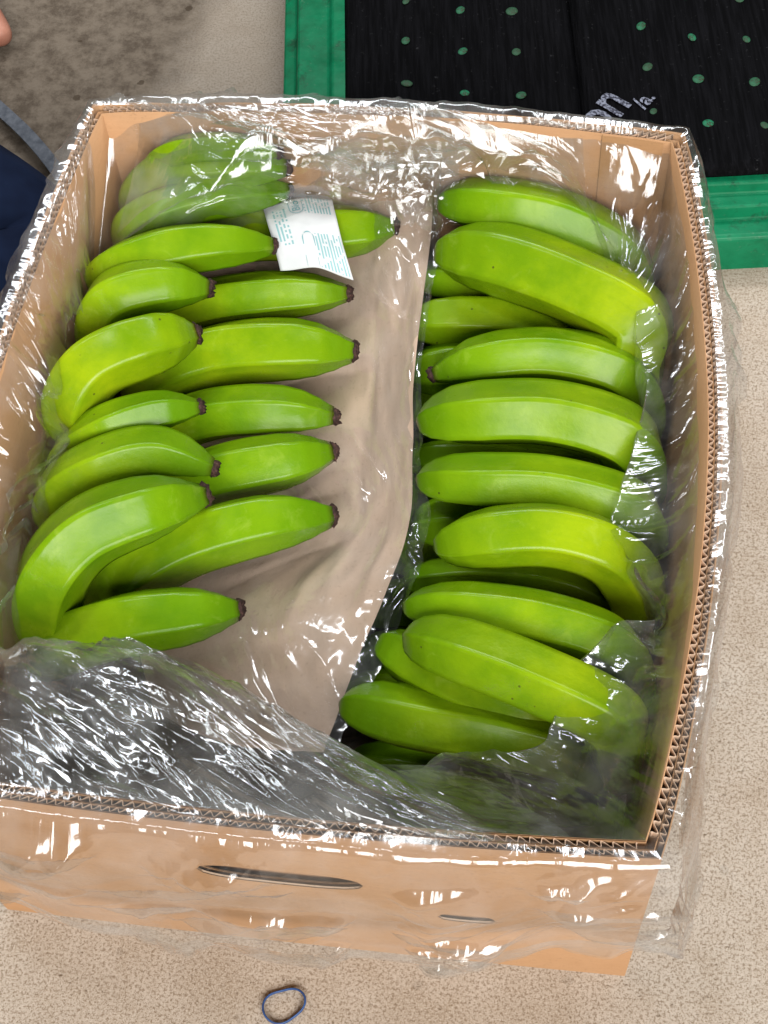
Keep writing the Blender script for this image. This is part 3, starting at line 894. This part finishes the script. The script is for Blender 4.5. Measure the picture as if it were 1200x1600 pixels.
def pn(x, y, seed):
    """2-D gradient noise for whole arrays, about -0.7..0.7"""
    x, y = np.broadcast_arrays(np.asarray(x, float), np.asarray(y, float))
    xi, yi = np.floor(x).astype(np.int64), np.floor(y).astype(np.int64)
    fx, fy = x - xi, y - yi
    def g(ix, iy, dx, dy):
        h = (ix * 374761393 + iy * 668265263 + int(seed) * 2147483647) & 0xFFFFFFFF
        h = ((h ^ (h >> 13)) * 1274126177) & 0xFFFFFFFF
        an = ((h ^ (h >> 16)) & 0xFFFF) * (2 * np.pi / 65536)
        return np.cos(an) * dx + np.sin(an) * dy
    u, v = fx ** 3 * (fx * (fx * 6 - 15) + 10), fy ** 3 * (fy * (fy * 6 - 15) + 10)
    return (g(xi, yi, fx, fy) * (1 - u) + g(xi + 1, yi, fx - 1, fy) * u) * (1 - v) + (g(xi, yi + 1, fx, fy - 1) * (1 - u) + g(xi + 1, yi + 1, fx - 1, fy - 1) * u) * v

def pleats(x, y, ang, fa, fc, width, seed):
    """narrow raised folds along the zero lines of a stretched noise: long, wandering, running at the angle ang"""
    ca, sa = math.cos(ang), math.sin(ang)
    a, c_ = x * ca + y * sa, -x * sa + y * ca
    n = pn(a * fa, c_ * fc + 0.5 * pn(a * fa * 1.7, c_ * fc * 0.3, seed + 9), seed)
    return np.exp(-(n / width) ** 2)

def cells(x, y, ang, fa, fc, seed):
    """crumpled film as gently curved facets meeting in sharp creases; cells stretched along the angle ang"""
    ca, sa = math.cos(ang), math.sin(ang)
    X, Y = np.broadcast_arrays((x * ca + y * sa) * fa, (-x * sa + y * ca) * fc)
    xi, yi = np.floor(X).astype(np.int64), np.floor(Y).astype(np.int64)
    best = np.full(X.shape, -9.0)
    for dx in (-1, 0, 1):
        for dy in (-1, 0, 1):
            ix, iy = xi + dx, yi + dy
            h = (ix * 374761393 + iy * 668265263 + int(seed) * 1442695041) & 0xFFFFFFFF
            h = ((h ^ (h >> 13)) * 1274126177) & 0xFFFFFFFF
            h = h ^ (h >> 16)
            r1, r2, r3 = (h & 1023) / 1023.0, ((h >> 10) & 1023) / 1023.0, ((h >> 20) & 1023) / 1023.0
            h2 = ((h * 2246822519) & 0xFFFFFFFF) ^ (h >> 7)
            r4, r5 = (h2 & 1023) / 1023.0 - 0.5, ((h2 >> 12) & 1023) / 1023.0 - 0.5
            px, py = X - ix - 0.1 - 0.8 * r1, Y - iy - 0.1 - 0.8 * r2
            best = np.maximum(best, 0.35 * r3 + 1.0 * r4 * px + 1.3 * r5 * py - 0.55 * (px * px + py * py))
    return best

def film_height(x, y, ang, seed, amount):
    """wrinkles of thin pulled film, in metres"""
    calm = smooth(-0.25, 0.2, pn(x * 14, y * 14, seed + 40))
    bad = smooth(-0.02, 0.25, pn(x * 17 + 7, y * 17, seed + 50))
    h = 0.0060 * pn(x * 9, y * 9, seed + 1)
    h = h + 0.0120 * cells(x, y, ang, 11, 34, seed + 2) * (0.55 + 0.45 * calm)
    h = h + 0.0034 * cells(x, y, ang + 0.25, 28, 80, seed + 3) * (0.25 + 0.75 * bad)
    h = h + 0.0014 * cells(x, y, ang - 0.4, 90, 150, seed + 6) * bad
    h = h + 0.0042 * pleats(x, y, ang, 5, 34, 0.12, seed + 4) * calm
    h = h + 0.0010 * pleats(x, y, ang + 0.35, 11, 75, 0.15, seed + 5) * (0.3 + 0.7 * calm)
    return (h - 0.003) * amount * 1.5

def sheet(P, uvs, closed, name, material):
    """one smooth mesh from an array of points P[nu, nv, 3]"""
    nu, nv = P.shape[:2]
    i = np.arange(nu if closed else nu - 1)[:, None]
    j = np.arange(nv - 1)[None, :]
    a, b = i * nv + j, ((i + 1) % nu) * nv + j
    q = np.stack([a, b, b + 1, a + 1], -1).reshape(-1, 4)
    me = bpy.data.meshes.new(name)
    me.vertices.add(nu * nv)
    me.vertices.foreach_set('co', P.reshape(-1).astype(np.float32))
    me.loops.add(q.size)
    me.loops.foreach_set('vertex_index', q.reshape(-1).astype(np.int32))
    me.polygons.add(len(q))
    me.polygons.foreach_set('loop_start', np.arange(0, q.size, 4, dtype=np.int32))
    me.update(calc_edges=True)
    lay_ = me.uv_layers.new(name='UVMap')
    lay_.data.foreach_set('uv', uvs.reshape(-1, 2)[q.reshape(-1)].reshape(-1).astype(np.float32))
    me.validate()
    return under_bag(link(name, me, material, liner_bag, True))

def along_rim(s):
    """1 where the film is pulled tight along the rim (near and far sides), 0 where folds run down the wall"""
    return smooth(2.06, 2.2, s) * (1 - smooth(2.86, 3.0, s)) + smooth(0.08, 0.2, s) * (1 - smooth(0.72, 0.88, s))

def crumple(s):
    """how badly the film is crumpled round the rim"""
    return 0.75 + 0.35 * (1 - smooth(0.75, 1.0, s)) + 0.40 * smooth(1.75, 2.1, s) + 0.35 * smooth(2.95, 3.1, s) - 0.3 * smooth(3.85, 4.0, s)

def blend_height(x, y, s, ang_u, seed, amount):
    au = along_rim(s)
    return au * film_height(x, y, ang_u, seed, amount) + (1 - au) * film_height(x, y, 1.35, seed + 100, amount), au

lin = []
for (sd_, t, M, E) in LINING:
    lin.append((sd_ + t, wall_point(sd_, t, BOX_H + 0.002, 0.004), Vector(M), Vector(E)))
lin.append((4.0, lin[0][1], lin[0][2], lin[0][3]))
def lining_at(s):
    for k in range(len(lin) - 1):
        if s <= lin[k + 1][0] or k == len(lin) - 2:
            w = (s - lin[k][0]) / (lin[k + 1][0] - lin[k][0])
            km, kp = (k - 1 if k > 0 else len(lin) - 2), (k + 2 if k + 2 < len(lin) else 1)
            res_ = []
            for q in (2, 3):
                a, b, c_, d = lin[km][q], lin[k][q], lin[k + 1][q], lin[kp][q]
                res_.append(0.5 * ((2 * b) + (c_ - a) * w + (2 * a - 5 * b + 4 * c_ - d) * w * w + (3 * b - a - 3 * c_ + d) * w ** 3))
            return res_

NU, N1, N2 = 1700, 112, 34
S = 4.0 * np.arange(NU) / NU
RP = np.array([wall_point(int(s), s - int(s), BOX_H + 0.0018, 0.003) for s in S])
WP = np.array([wall_point(int(s), s - int(s), 0.05, 0.016) for s in S])
ME = [lining_at(s) for s in S]
MP, EP = np.array([m[0] for m in ME]), np.array([m[1] for m in ME])
INW = EP - RP
INW[:, 2] = 0
INW /= np.linalg.norm(INW, axis=1)[:, None]
V = np.concatenate([np.linspace(0, 1, N1), 1 + np.linspace(0, 1, N2 + 1)[1:]])
v1, w1 = np.minimum(V, 1.0)[None, :, None], np.maximum(V - 1, 0.0)[None, :, None]
Rb, Mb, Eb, Wb, Ib = (q[:, None, :] for q in (RP, MP, EP, WP, INW))
top_ = Rb * (1 - v1) ** 2 + (Mb * 2 - (Rb + Eb) * 0.5) * 2 * v1 * (1 - v1) + Eb * v1 ** 2
B1 = Eb + np.array([0, 0, -0.016]) + Ib * 0.004
low_ = Eb * (1 - w1) ** 2 + B1 * 2 * w1 * (1 - w1) + Wb * w1 ** 2
P = np.where((V > 1)[None, :, None], low_, top_)
Xs, Ys = (S * 0.445)[:, None], (V * 0.115)[None, :]
# fade at the seam so that the two ends of the strip meet
H, AU = blend_height(Xs, Ys, S[:, None], 0.30, 60, 1.0)
H = H * crumple(S)[:, None] * smooth(0.0, 0.10, V)[None, :] * smooth(0.0, 0.03, S)[:, None] * smooth(0.0, 0.03, 4 - S)[:, None]
bunch = np.exp(-((S - 0.53) / 0.15) ** 2)[:, None] * (smooth(0.35, 0.8, V) * (V <= 1.3))[None, :]
H = H + bunch * (0.012 * cells(Xs, Ys, 0.4, 60, 75, 5) + 0.005 * cells(Xs, Ys, 1.2, 130, 150, 6))
sgn = np.where(V > 1, -1.0, 1.0)[None, :, None]
NR = np.array([0, 0, 0.8]) - Ib * 0.45 * sgn
NR = NR / np.linalg.norm(NR, axis=2, keepdims=True)
LAT = (0.010 * pn(Xs * 18, Ys * 20, 77) + 0.004 * pn(Xs * 55, Ys * 40, 78))[:, :, None] * smooth(0.1, 0.8, V)[None, :, None]
P = P + NR * H[:, :, None] + Ib * LAT * smooth(0.0, 0.03, S)[:, None, None] * smooth(0.0, 0.03, 4 - S)[:, None, None]
UV = np.stack(np.broadcast_arrays(Xs, Ys), -1)
sheet(P, UV, True, 'inner_lining', m_film)

# a second layer of the bag lies over the first on the near and far sides
for s0_, s1_, va_, vb_, seed_, up_ in ((2.10, 3.04, 0.04, 0.97, 700, 0.0035), (0.06, 0.84, 0.05, 0.95, 720, 0.0030)):
    iu = np.where((S > s0_) & (S < s1_))[0]
    jv = np.where((V > va_) & (V < vb_))[0]
    Q = top_[np.ix_(iu, jv)].copy()
    xs_, ys_ = Xs[iu], Ys[:, jv]
    rim_fade = smooth(s0_, s0_ + 0.08, S[iu])[:, None] * (1 - smooth(s1_ - 0.08, s1_, S[iu]))[:, None]
    h_ = film_height(xs_, ys_, 0.42, seed_, 0.85) * smooth(0.0, 0.15, V[jv])[None, :] + up_
    Q = Q + NR[np.ix_(iu, jv)] * (h_ * (0.3 + 0.7 * rim_fade))[:, :, None]
    Q = Q + Ib[iu] * (0.012 * pn(xs_ * 14, ys_ * 8, seed_ + 7) * smooth(0.5, 1.0, V[jv])[None, :])[:, :, None]
    sheet(Q, np.stack(np.broadcast_arrays(xs_, ys_ + 4.0), -1), False, 'overlapping_layer', m_film)

# the bottom of the bag on the floor of the box
gx, gy = np.meshgrid(np.linspace(-0.186, 0.186, 150), np.linspace(-0.232, 0.232, 190), indexing='ij')
ed_ = np.minimum(np.minimum(gx + 0.186, 0.186 - gx), np.minimum(gy + 0.232, 0.232 - gy))
gz = np.maximum(0.012 + 0.05 * np.exp(-ed_ / 0.012) + film_height(gx, gy, 0.5, 300, 1.4), 0.009)
sheet(np.stack([gx, gy, gz], -1), np.stack([gx, gy], -1), False, 'bag_bottom', m_film)

# bunched-up film at the middle of the far side, in three layers
for lay_i, (x0_, x1_, y0_, y1_, z0_) in enumerate(((-0.045, 0.052, 0.222, 0.256, 0.190), (0.004, 0.040, 0.200, 0.244, 0.181), (-0.085, 0.110, 0.228, 0.262, 0.204))):
    ga, gb = np.meshgrid(np.linspace(0, 1, 170), np.linspace(0, 1, 110), indexing='ij')
    gx, gy = x0_ + (x1_ - x0_) * ga, y0_ + (y1_ - y0_) * gb
    gx = gx + 0.010 * pn(gb * 3, ga * 2, 500 + lay_i)
    gy = gy + 0.008 * pn(ga * 5, gb * 2, 520 + lay_i)
    dome = np.sin(np.pi * np.clip(ga, 0.02, 0.98)) ** 0.5
    gz = z0_ - 0.012 * (1 - dome) + 0.020 * (gb - 0.4) + 0.011 * cells(gx, gy, 0.5 - 0.6 * lay_i, 45, 80, 530 + lay_i) + 0.004 * cells(gx, gy, 1.0, 110, 160, 540 + lay_i) + 0.004 * pleats(gx, gy, 0.2, 10, 60, 0.15, 550 + lay_i)
    sheet(np.stack([gx, gy, gz], -1), np.stack([gx, gy], -1), False, 'bunched_fold', m_film)

# outer skirt hanging over the rim
def skirt_len(s):
    tab = [(0.0, 0.045), (0.5, 0.05), (1.0, 0.07), (1.4, 0.10), (1.9, 0.12), (2.0, 0.118), (2.1, 0.128), (2.3, 0.150), (2.5, 0.165), (2.9, 0.165), (3.1, 0.13), (3.5, 0.07), (4.0, 0.045)]
    return interp(tab, s) + 0.010 * nz(s * 6, 4.0) + 0.004 * nz(s * 22, 1.0)
NV = 110
V = np.linspace(0, 1, NV)
LN = np.array([skirt_len(s) for s in S])
SIDE = np.minimum(S.astype(int), 3)
TT = S - SIDE
OUT = np.array([[0, 1, 0], [1, 0, 0], [0, -1, 0], [-1, 0, 0]], float)[SIDE]
DIAG = np.stack([np.sign(RP[:, 0]), np.sign(RP[:, 1]), np.zeros(NU)], -1)
COR = np.clip(1 - np.minimum(TT, 1 - TT) * 14, 0, 1)[:, None]
OUT = OUT + 0.9 * COR * (DIAG - OUT)
OUT /= np.linalg.norm(OUT, axis=1)[:, None]
flare = 0.004 + 0.004 * pn(S * 5, 0.3, 12) + 0.004 * (SIDE == 1) * np.sin(np.pi * TT) + 0.009 * np.exp(-((S - 1.97) / 0.10) ** 2) + 0.014 * smooth(2.05, 2.25, S) * (1 - smooth(2.8, 3.0, S))
drop = LN[:, None] * np.clip(V - 0.05, 0, 1)[None, :] / 0.95
Z = BOX_H + 0.0020 * (1 - V)[None, :] - drop + (0.0006 + 0.0045 * np.clip(pn(S * 9, 0.7, 61), 0, 1) + 0.0025 * np.clip(pn(S * 31, 0.2, 62), 0, 1))[:, None] * np.sin(np.minimum(1, V / 0.14) * np.pi)[None, :]
rim_bow = np.array(BOW)[SIDE] * np.sin(np.pi * TT) ** 0.85
BASE = RP[:, None, :] - (rim_bow[:, None] * 0.75 * (1 - np.clip(Z, 0, BOX_H) / BOX_H))[:, :, None] * np.array([[0, 1, 0], [1, 0, 0], [0, -1, 0], [-1, 0, 0]], float)[SIDE][:, None, :]
near_ = ((SIDE == 2) * 1.0)[:, None]
Ys = V[None, :] * LN[:, None]
fade = (smooth(0.0, 0.03, S) * smooth(0.0, 0.03, 4 - S))[:, None]
H = (near_ * film_height(Xs, Ys, 0.18, 210, 1.25) + (1 - near_) * film_height(Xs, Ys, 1.2, 260, 0.9)) * smooth(0.03, 0.18, V)[None, :] * fade
hem = np.exp(-((V - 0.93) / 0.05) ** 2)[None, :] * 0.004 * (0.5 + pn(Xs * 30, 2.0, 33)) * fade
off = 0.0056 * np.minimum(1, V / 0.07)[None, :] + flare[:, None] * np.sin(np.minimum(1, V * 3.2) * np.pi / 2)[None, :] + np.maximum(H + 0.0022, 0.0002) * np.minimum(1, V * 9)[None, :] + hem
P = np.concatenate([BASE[:, :, :2], Z[:, :, None]], -1) + OUT[:, None, :] * off[:, :, None]
sheet(P, np.stack(np.broadcast_arrays(Xs, Ys + 2.0), -1), True, 'outer_skirt', m_film_out)
k0 = int(NV * 0.84)       # turned-up hem: a second layer of film
sheet(P[:, k0:] + OUT[:, None, :] * (0.0012 + 0.002 * (1 - V[k0:])[None, :, None] / 0.16), np.stack(np.broadcast_arrays(Xs, Ys + 3.0), -1)[:, k0:], True, 'hem_fold', m_film_out)

# sheet of film resting on the paper
rows_ = [[Vector(p) for p in r] for r in FILM_SHEET]
NA, NB = 150, 340
P = np.zeros((NA, NB, 3))
for i in range(NA):
    cols_ = [cr1(r, i / (NA - 1) * 3) for r in rows_]
    for j in range(NB):
        P[i, j] = cr1(cols_, j / (NB - 1) * (len(rows_) - 1))
A_, B_ = np.linspace(0, 1, NA)[:, None], np.linspace(0, 1, NB)[None, :]
Xs2, Ys2 = A_ * 0.14, B_ * 0.36
far_, edge_ = np.clip(1 - B_ * 6, 0, 1), smooth(0.72, 1.0, A_)
H = 0.0012 + 0.5 * np.maximum(film_height(Xs2, Ys2, 0.6, 400, 1.0) + 0.002, 0.0)
H = H + far_ * (0.014 * cells(Xs2, Ys2, 0.7, 60, 75, 8) + 0.005 * cells(Xs2, Ys2, 0.2, 130, 150, 9))
H = H + edge_ * (0.9 * film_height(Xs2, Ys2, 1.3, 440, 1.0) + 0.002)
P[:, :, 2] += H
P[:, :, 0] += edge_ * (0.006 * pn(B_ * 11, A_ * 2, 21) + 0.002 * pn(B_ * 40, A_ * 4, 22))
sheet(P, np.stack(np.broadcast_arrays(Xs2, Ys2), -1), False, 'middle_fold', m_film_mid)

# ------------------------------------------------------------------ white paper label over a banana
LAB = [[(-0.0855, 0.2195, 0.1660), (-0.060, 0.2250, 0.1715), (-0.0370, 0.2275, 0.1690)],
       [(-0.0790, 0.2020, 0.1700), (-0.053, 0.2060, 0.1750), (-0.0310, 0.2080, 0.1730)],
       [(-0.0720, 0.1850, 0.1670), (-0.046, 0.1880, 0.1720), (-0.0240, 0.1880, 0.1690)],
       [(-0.0660, 0.1700, 0.1580), (-0.040, 0.1700, 0.1630), (-0.0140, 0.1640, 0.1600)]]
def lab_fn(p, a, b):
    return p + Vector((0, 0, 0.0012 * nz(a * 3, b * 4, 1.0)))
v_, f_, uv_ = grid_surface(LAB, 24, 32, lab_fn)
lab = mesh_from('paper_label', v_, f_, m_label)
uvl_ = lab.data.uv_layers.new(name='UVMap')
for lp in lab.data.loops:
    q = uv_[lp.vertex_index]
    uvl_.data[lp.index].uv = (q[0], 1 - q[1])
sol = lab.modifiers.new('thickness', 'SOLIDIFY'); sol.thickness = 0.0003
tag(lab, 'small white paper label with pale teal print laid over a banana', 'label')
LABROWS = [[Vector(p) for p in r] for r in LAB]
def lab_point(u, w, lift=0.0006):
    col = [cr1(r, u * 2) for r in LABROWS]
    p = lab_fn(cr1(col, (1 - w) * 3), u, 1 - w)
    return p + Vector((0.05, -0.25, 0.96)).normalized() * lift

def text_mesh(s, size, bold=0.0):
    cu = bpy.data.curves.new('lettering', 'FONT')
    cu.body = s; cu.size = size; cu.resolution_u = 3; cu.offset = bold
    cu.align_x = 'LEFT'
    o = bpy.data.objects.new('lettering', cu)
    COL.objects.link(o)
    dg = bpy.context.evaluated_depsgraph_get()
    me = bpy.data.meshes.new_from_object(o.evaluated_get(dg))
    bpy.data.objects.remove(o)
    bm = bmesh.new(); bm.from_mesh(me)
    bmesh.ops.triangulate(bm, faces=bm.faces[:])
    bmesh.ops.subdivide_edges(bm, edges=[e for e in bm.edges if e.calc_length() > size * 0.2], cuts=2)
    bmesh.ops.triangulate(bm, faces=bm.faces[:])
    bm.to_mesh(me); bm.free()
    me.materials.clear()
    return me
me = text_mesh('Bio', 0.16, 0.002)
for vt in me.vertices:        # reads upwards, turned a quarter left
    vt.co = lab_point(0.47 - vt.co.y, 0.755 + vt.co.x * 0.95)
link('lettering', me, m_ink, lab, False)
# rounded outline drawn round the word, and one more below
def outline(cx, cy, hx, hy, y_top):
    pth = []
    for k in range(41):
        an = PI + PI * k / 40
        pth.append((cx + hx * math.cos(an), cy + hy * math.sin(an)))
    pth = [(cx - hx, y_top)] + pth + [(cx + hx, y_top)]
    vs, fs = [], []
    for i, (x, y) in enumerate(pth):
        dx, dy = x - cx, y - cy
        l = math.hypot(dx / hx, dy / hy) or 1
        vs.append(lab_point(x, y)); vs.append(lab_point(x - 0.012 * (dx / hx) / l, y - 0.012 * (dy / hy) / l))
    for i in range(len(pth) - 1):
        fs.append((2 * i, 2 * i + 1, 2 * i + 3, 2 * i + 2))
    return vs, fs
vs, fs = outline(0.42, 0.80, 0.10, 0.09, 0.985)
mesh_from('printed_outline', vs, fs, m_ink, lab, False)
vs, fs = outline(0.47, 0.36, 0.085, -0.07, 0.02)
mesh_from('printed_outline', vs, fs, m_ink, lab, False)

# ------------------------------------------------------------------ green pallet with black mats behind the box
pal = tag(empty('green_pallet', (0.3, 0.5, 0)), 'green plastic pallet behind the box with black ribbed mats on top', 'pallet')
def under(o, root):
    o.matrix_parent_inverse = Matrix.Translation(-root.location)
    return o
PIV = Vector((0.27, 0.33, 0))
ROT = Matrix.Rotation(math.radians(8), 3, 'Z')
def to_local(x, y):
    q = PIV + ROT.inverted() @ (Vector((x, y, 0)) - PIV)
    return q.x, q.y
def sweep_x(prof, x0, x1, name, material, parent, along='x'):
    verts, faces = [], []
    n = 24
    for i in range(n + 1):
        a = x0 + (x1 - x0) * i / n
        for (q, z) in prof:
            zz = z + 0.0006 * nz(a * 20, q * 60, z * 40)
            verts.append((a, q, zz) if along == 'x' else (q, a, zz))
    m = len(prof)
    for i in range(n):
        for j in range(m - 1):
            f = (i * m + j, (i + 1) * m + j, (i + 1) * m + j + 1, i * m + j + 1)
            faces.append(f if along == 'x' else f[::-1])
    o = mesh_from(name, verts, faces, material, parent, False)
    bv = o.modifiers.new('bevel', 'BEVEL'); bv.width = 0.0018; bv.segments = 2; bv.limit_method = 'ANGLE'
    return under(o, parent)
PX0, PX1, PY0, PY1 = -0.100, 1.05, 0.330, 1.15
near_prof = [(PY0 - 0.001, 0.0), (PY0, 0.034), (PY0 + 0.003, 0.037), (PY0 + 0.020, 0.036), (PY0 + 0.022, 0.049), (PY0 + 0.036, 0.048), (PY0 + 0.038, 0.058), (PY0 + 0.075, 0.060), (PY0 + 0.078, 0.05)]
sweep_x(near_prof, PX0, PX1, 'near_rim', m_green, pal)
left_prof = [(PX0 - 0.002, 0.0), (PX0, 0.045), (PX0 + 0.011, 0.047), (PX0 + 0.013, 0.056), (PX0 + 0.040, 0.057), (PX0 + 0.043, 0.061), (PX0 + 0.058, 0.061), (PX0 + 0.060, 0.05)]
sweep_x(left_prof, PY0 + 0.004, PY1, 'left_rim', m_green, pal, 'y')
bm = bmesh.new()
bmesh.ops.create_cube(bm, size=1, matrix=Matrix.Translation(((PX0 + PX1) / 2 + 0.02, (PY0 + PY1) / 2 + 0.03, 0.028)) @ Matrix.Diagonal((PX1 - PX0 - 0.06, PY1 - PY0 - 0.08, 0.05, 1)))
me = bpy.data.meshes.new('deck'); bm.to_mesh(me); bm.free()
under(link('deck', me, m_green, pal, False), pal)

def rubber_mat(x0, x1, y0, y1, z0, label, bulge):
    nx, ny = 60, 50
    verts, faces = [], []
    for j in range(ny + 1):
        y = y0 + (y1 - y0) * j / ny
        for i in range(nx + 1):
            x = x0 + (x1 - x0) * i / nx
            e = min(i, nx - i, j, ny - j)
            z = z0 + 0.0015 * nz(x * 30, y * 8, 1) + bulge * math.exp(-((x - x0) / 0.03) ** 2) - (0.004 if e == 0 else 0)
            verts.append((x, y, z))
    for j in range(ny):
        for i in range(nx):
            a = j * (nx + 1) + i
            faces.append((a, a + 1, a + nx + 2, a + nx + 1))
    o = mesh_from('rubber_mat', verts, faces, m_mat)
    sl = o.modifiers.new('thickness', 'SOLIDIFY'); sl.thickness = 0.003
    return tag(o, label, 'mat', 'black ribbed mats on the pallet')
rubber_mat(-0.046, 0.150, 0.380, 0.98, 0.0655, 'black ribbed mat on the pallet beside its green left rim', 0.0)
rubber_mat(0.146, 0.80, 0.372, 0.98, 0.0675, 'black ribbed mat with white lettering, nearer the right picture edge', 0.010)

# green studs that poke through the mats
def stud_mesh():
    bm = bmesh.new()
    bmesh.ops.create_uvsphere(bm, u_segments=16, v_segments=8, radius=0.0044)
    for vtx in bm.verts:
        vtx.co.z *= 0.42
        vtx.co.y *= 1.12
    me = bpy.data.meshes.new('stud')
    bm.to_mesh(me); bm.free()
    me.materials.append(m_stud)
    return me
sm_ = stud_mesh()
first = True
cols = [(-0.020, 0.500, 0.0665), (0.022, 0.540, 0.0665), (0.067, 0.541, 0.0665), (0.176, 0.528, 0.0685), (0.2185, 0.517, 0.0685), (0.263, 0.518, 0.0685), (0.307, 0.515, 0.0685), (0.351, 0.517, 0.0685)]
for (x, y, z) in cols:
    x, y = to_local(x, y)
    for k in range(-3, 3):
        yy = y + k * 0.0495
        if not 0.39 < yy < 0.66:
            continue
        o = bpy.data.objects.new('stud', sm_)
        COL.objects.link(o)
        o.parent = pal
        under(o, pal)
        o.location = (x + random.uniform(-0.001, 0.001), yy + random.uniform(-0.001, 0.001), z - 0.0002)
        o.rotation_euler = (0, 0, random.uniform(0, 3))
        s_ = random.uniform(0.7, 1.1)
        o.scale = (s_ * random.uniform(0.75, 1.1), s_, s_ * 0.6)
        me_s = sm_
sm_.polygons.foreach_set('use_smooth', [True] * len(sm_.polygons))

# white lettering on the right mat, reading away from the camera
def mat_text(s, size, x, y, rot, bold):
    me = text_mesh(s, size, bold)
    R_ = Matrix.Rotation(rot, 3, 'Z')
    for vt in me.vertices:
        q = R_ @ Vector((vt.co.x, vt.co.y, 0))
        px_, py_ = x + q.x, y + q.y
        # follow the mat, dropping onto the lower mat left of its raised edge
        z = 0.0685 + 0.010 * math.exp(-((px_ - 0.146) / 0.03) ** 2) + 0.0015 * nz(px_ * 30, py_ * 8, 1)
        if px_ < 0.146:
            z = 0.0700
        vt.co = (px_, py_, z + 0.0008)
    return me
mats = [o for o in COL.objects if o.name.startswith('rubber_mat')]
link('lettering', mat_text('on', 0.048, *to_local(0.150, 0.390), math.radians(56), 0.0007), m_print, mats[1], False)
link('lettering', mat_text('/a.', 0.019, *to_local(0.182, 0.429), math.radians(52), 0.0004), m_print, mats[1], False)

# the pallet stands a little askew to the box
pal.location = PIV + ROT @ (Vector((0.3, 0.5, 0)) - PIV)
pal.rotation_euler = (0, 0, math.radians(8))
for o in mats:
    o.location = PIV - ROT @ PIV
    o.rotation_euler = (0, 0, math.radians(8))

# ------------------------------------------------------------------ blue rubber band on the floor
pth = []
for k in range(72):
    an = 2 * PI * k / 72
    r = 0.0118 * (1 + 0.16 * math.cos(2 * an - 1.1) + 0.05 * math.sin(3 * an))
    pth.append(Vector((math.cos(an) * r, math.sin(an) * r * 0.95, 0.0022 + 0.0012 * math.sin(2 * an + 0.6))))
vs, fs = tube(pth, (0.0007, 0.0016), 8, True)
o = mesh_from('rubber_band', vs, fs, m_band)
o.location = (-0.010, -0.287, 0.0)
tag(o, 'small blue rubber band lying on the concrete in front of the box', 'rubber band')

# ------------------------------------------------------------------ grey strap on the floor by the person
pth, _ = catmull([(-0.47, 0.53, 0.010), (-0.376, 0.448, 0.012), (-0.340, 0.414, 0.014), (-0.308, 0.379, 0.012), (-0.285, 0.350, 0.008)], 40)
vs, fs = [], []
for i, p in enumerate(pth):
    tn = (pth[min(i + 1, 39)] - pth[max(i - 1, 0)]).normalized()
    sd_ = Vector((-tn.y, tn.x, 0.25)).normalized()
    h = 0.0058
    for a, dz in ((-1, 0), (1, 0), (1, 0.0016), (-1, 0.0016)):
        vs.append(p + sd_ * h * a + Vector((0, 0, dz)))
for i in range(39):
    for k in range(4):
        fs.append((i * 4 + k, i * 4 + (k + 1) % 4, i * 4 + 4 + (k + 1) % 4, i * 4 + 4 + k))
fs += [(3, 2, 1, 0), (156, 157, 158, 159)]
tag(mesh_from('strap', vs, fs, m_strap, smooth=False), 'grey webbing strap on the floor beside dark blue trousers', 'strap')

# ------------------------------------------------------------------ person kneeling beside the box, mostly out of frame
person = tag(empty('person', (-0.55, 0.40, 0)), 'person in dark blue trousers crouching by the box at the left picture edge', 'person')
def skin_tree(name, pts, edges, radii, root, material, sub=2):
    me = bpy.data.meshes.new(name)
    me.from_pydata(pts, edges, [])
    o = bpy.data.objects.new(name, me)
    COL.objects.link(o)
    me.materials.append(material)
    o.modifiers.new('skin', 'SKIN')
    if not me.skin_vertices:
        bpy.context.view_layer.objects.active = o
        bpy.ops.mesh.customdata_skin_add()
    for i, r in enumerate(radii):
        me.skin_vertices[0].data[i].radius = (r, r)
        me.skin_vertices[0].data[i].use_root = (i == root)
    o.modifiers['skin'].use_smooth_shade = True
    o.modifiers.new('sub', 'SUBSURF').levels = sub
    o.modifiers['sub'].render_levels = sub
    o.parent = person
    return under(o, person)
# bare feet and lower legs
skin_tree('body', [(-0.56, 0.60, 0.16), (-0.50, 0.605, 0.075), (-0.46, 0.590, 0.030), (-0.430, 0.570, 0.020), (-0.404, 0.545, 0.016), (-0.395, 0.532, 0.014),
                   (-0.425, 0.545, 0.014), (-0.421, 0.527, 0.012), (-0.445, 0.550, 0.013), (-0.442, 0.532, 0.011), (-0.463, 0.560, 0.012), (-0.462, 0.543, 0.010), (-0.48, 0.572, 0.011), (-0.48, 0.556, 0.009)],
          [(0, 1), (1, 2), (2, 3), (3, 4), (4, 5), (3, 6), (6, 7), (2, 8), (8, 9), (2, 10), (10, 11), (2, 12), (12, 13)],
          [0.038, 0.036, 0.028, 0.020, 0.013, 0.011, 0.009, 0.008, 0.009, 0.008, 0.008, 0.007, 0.008, 0.007], 0, m_skin)
skin_tree('trousers', [(-0.705, 0.430, 0.30), (-0.625, 0.330, 0.24), (-0.445, 0.290, 0.14), (-0.325, 0.275, 0.075), (-0.275, 0.270, 0.055), (-0.310, 0.225, 0.055), (-0.415, 0.130, 0.05), (-0.535, 0.030, 0.05),
                       (-0.665, 0.530, 0.30), (-0.585, 0.650, 0.32), (-0.550, 0.680, 0.29), (-0.545, 0.655, 0.18), (-0.535, 0.640, 0.13)],
          [(0, 1), (1, 2), (2, 3), (3, 4), (4, 5), (5, 6), (6, 7), (0, 8), (8, 9), (9, 10), (10, 11), (11, 12)],
          [0.12, 0.09, 0.070, 0.058, 0.052, 0.054, 0.05, 0.045, 0.09, 0.07, 0.060, 0.052, 0.048], 0, m_denim)
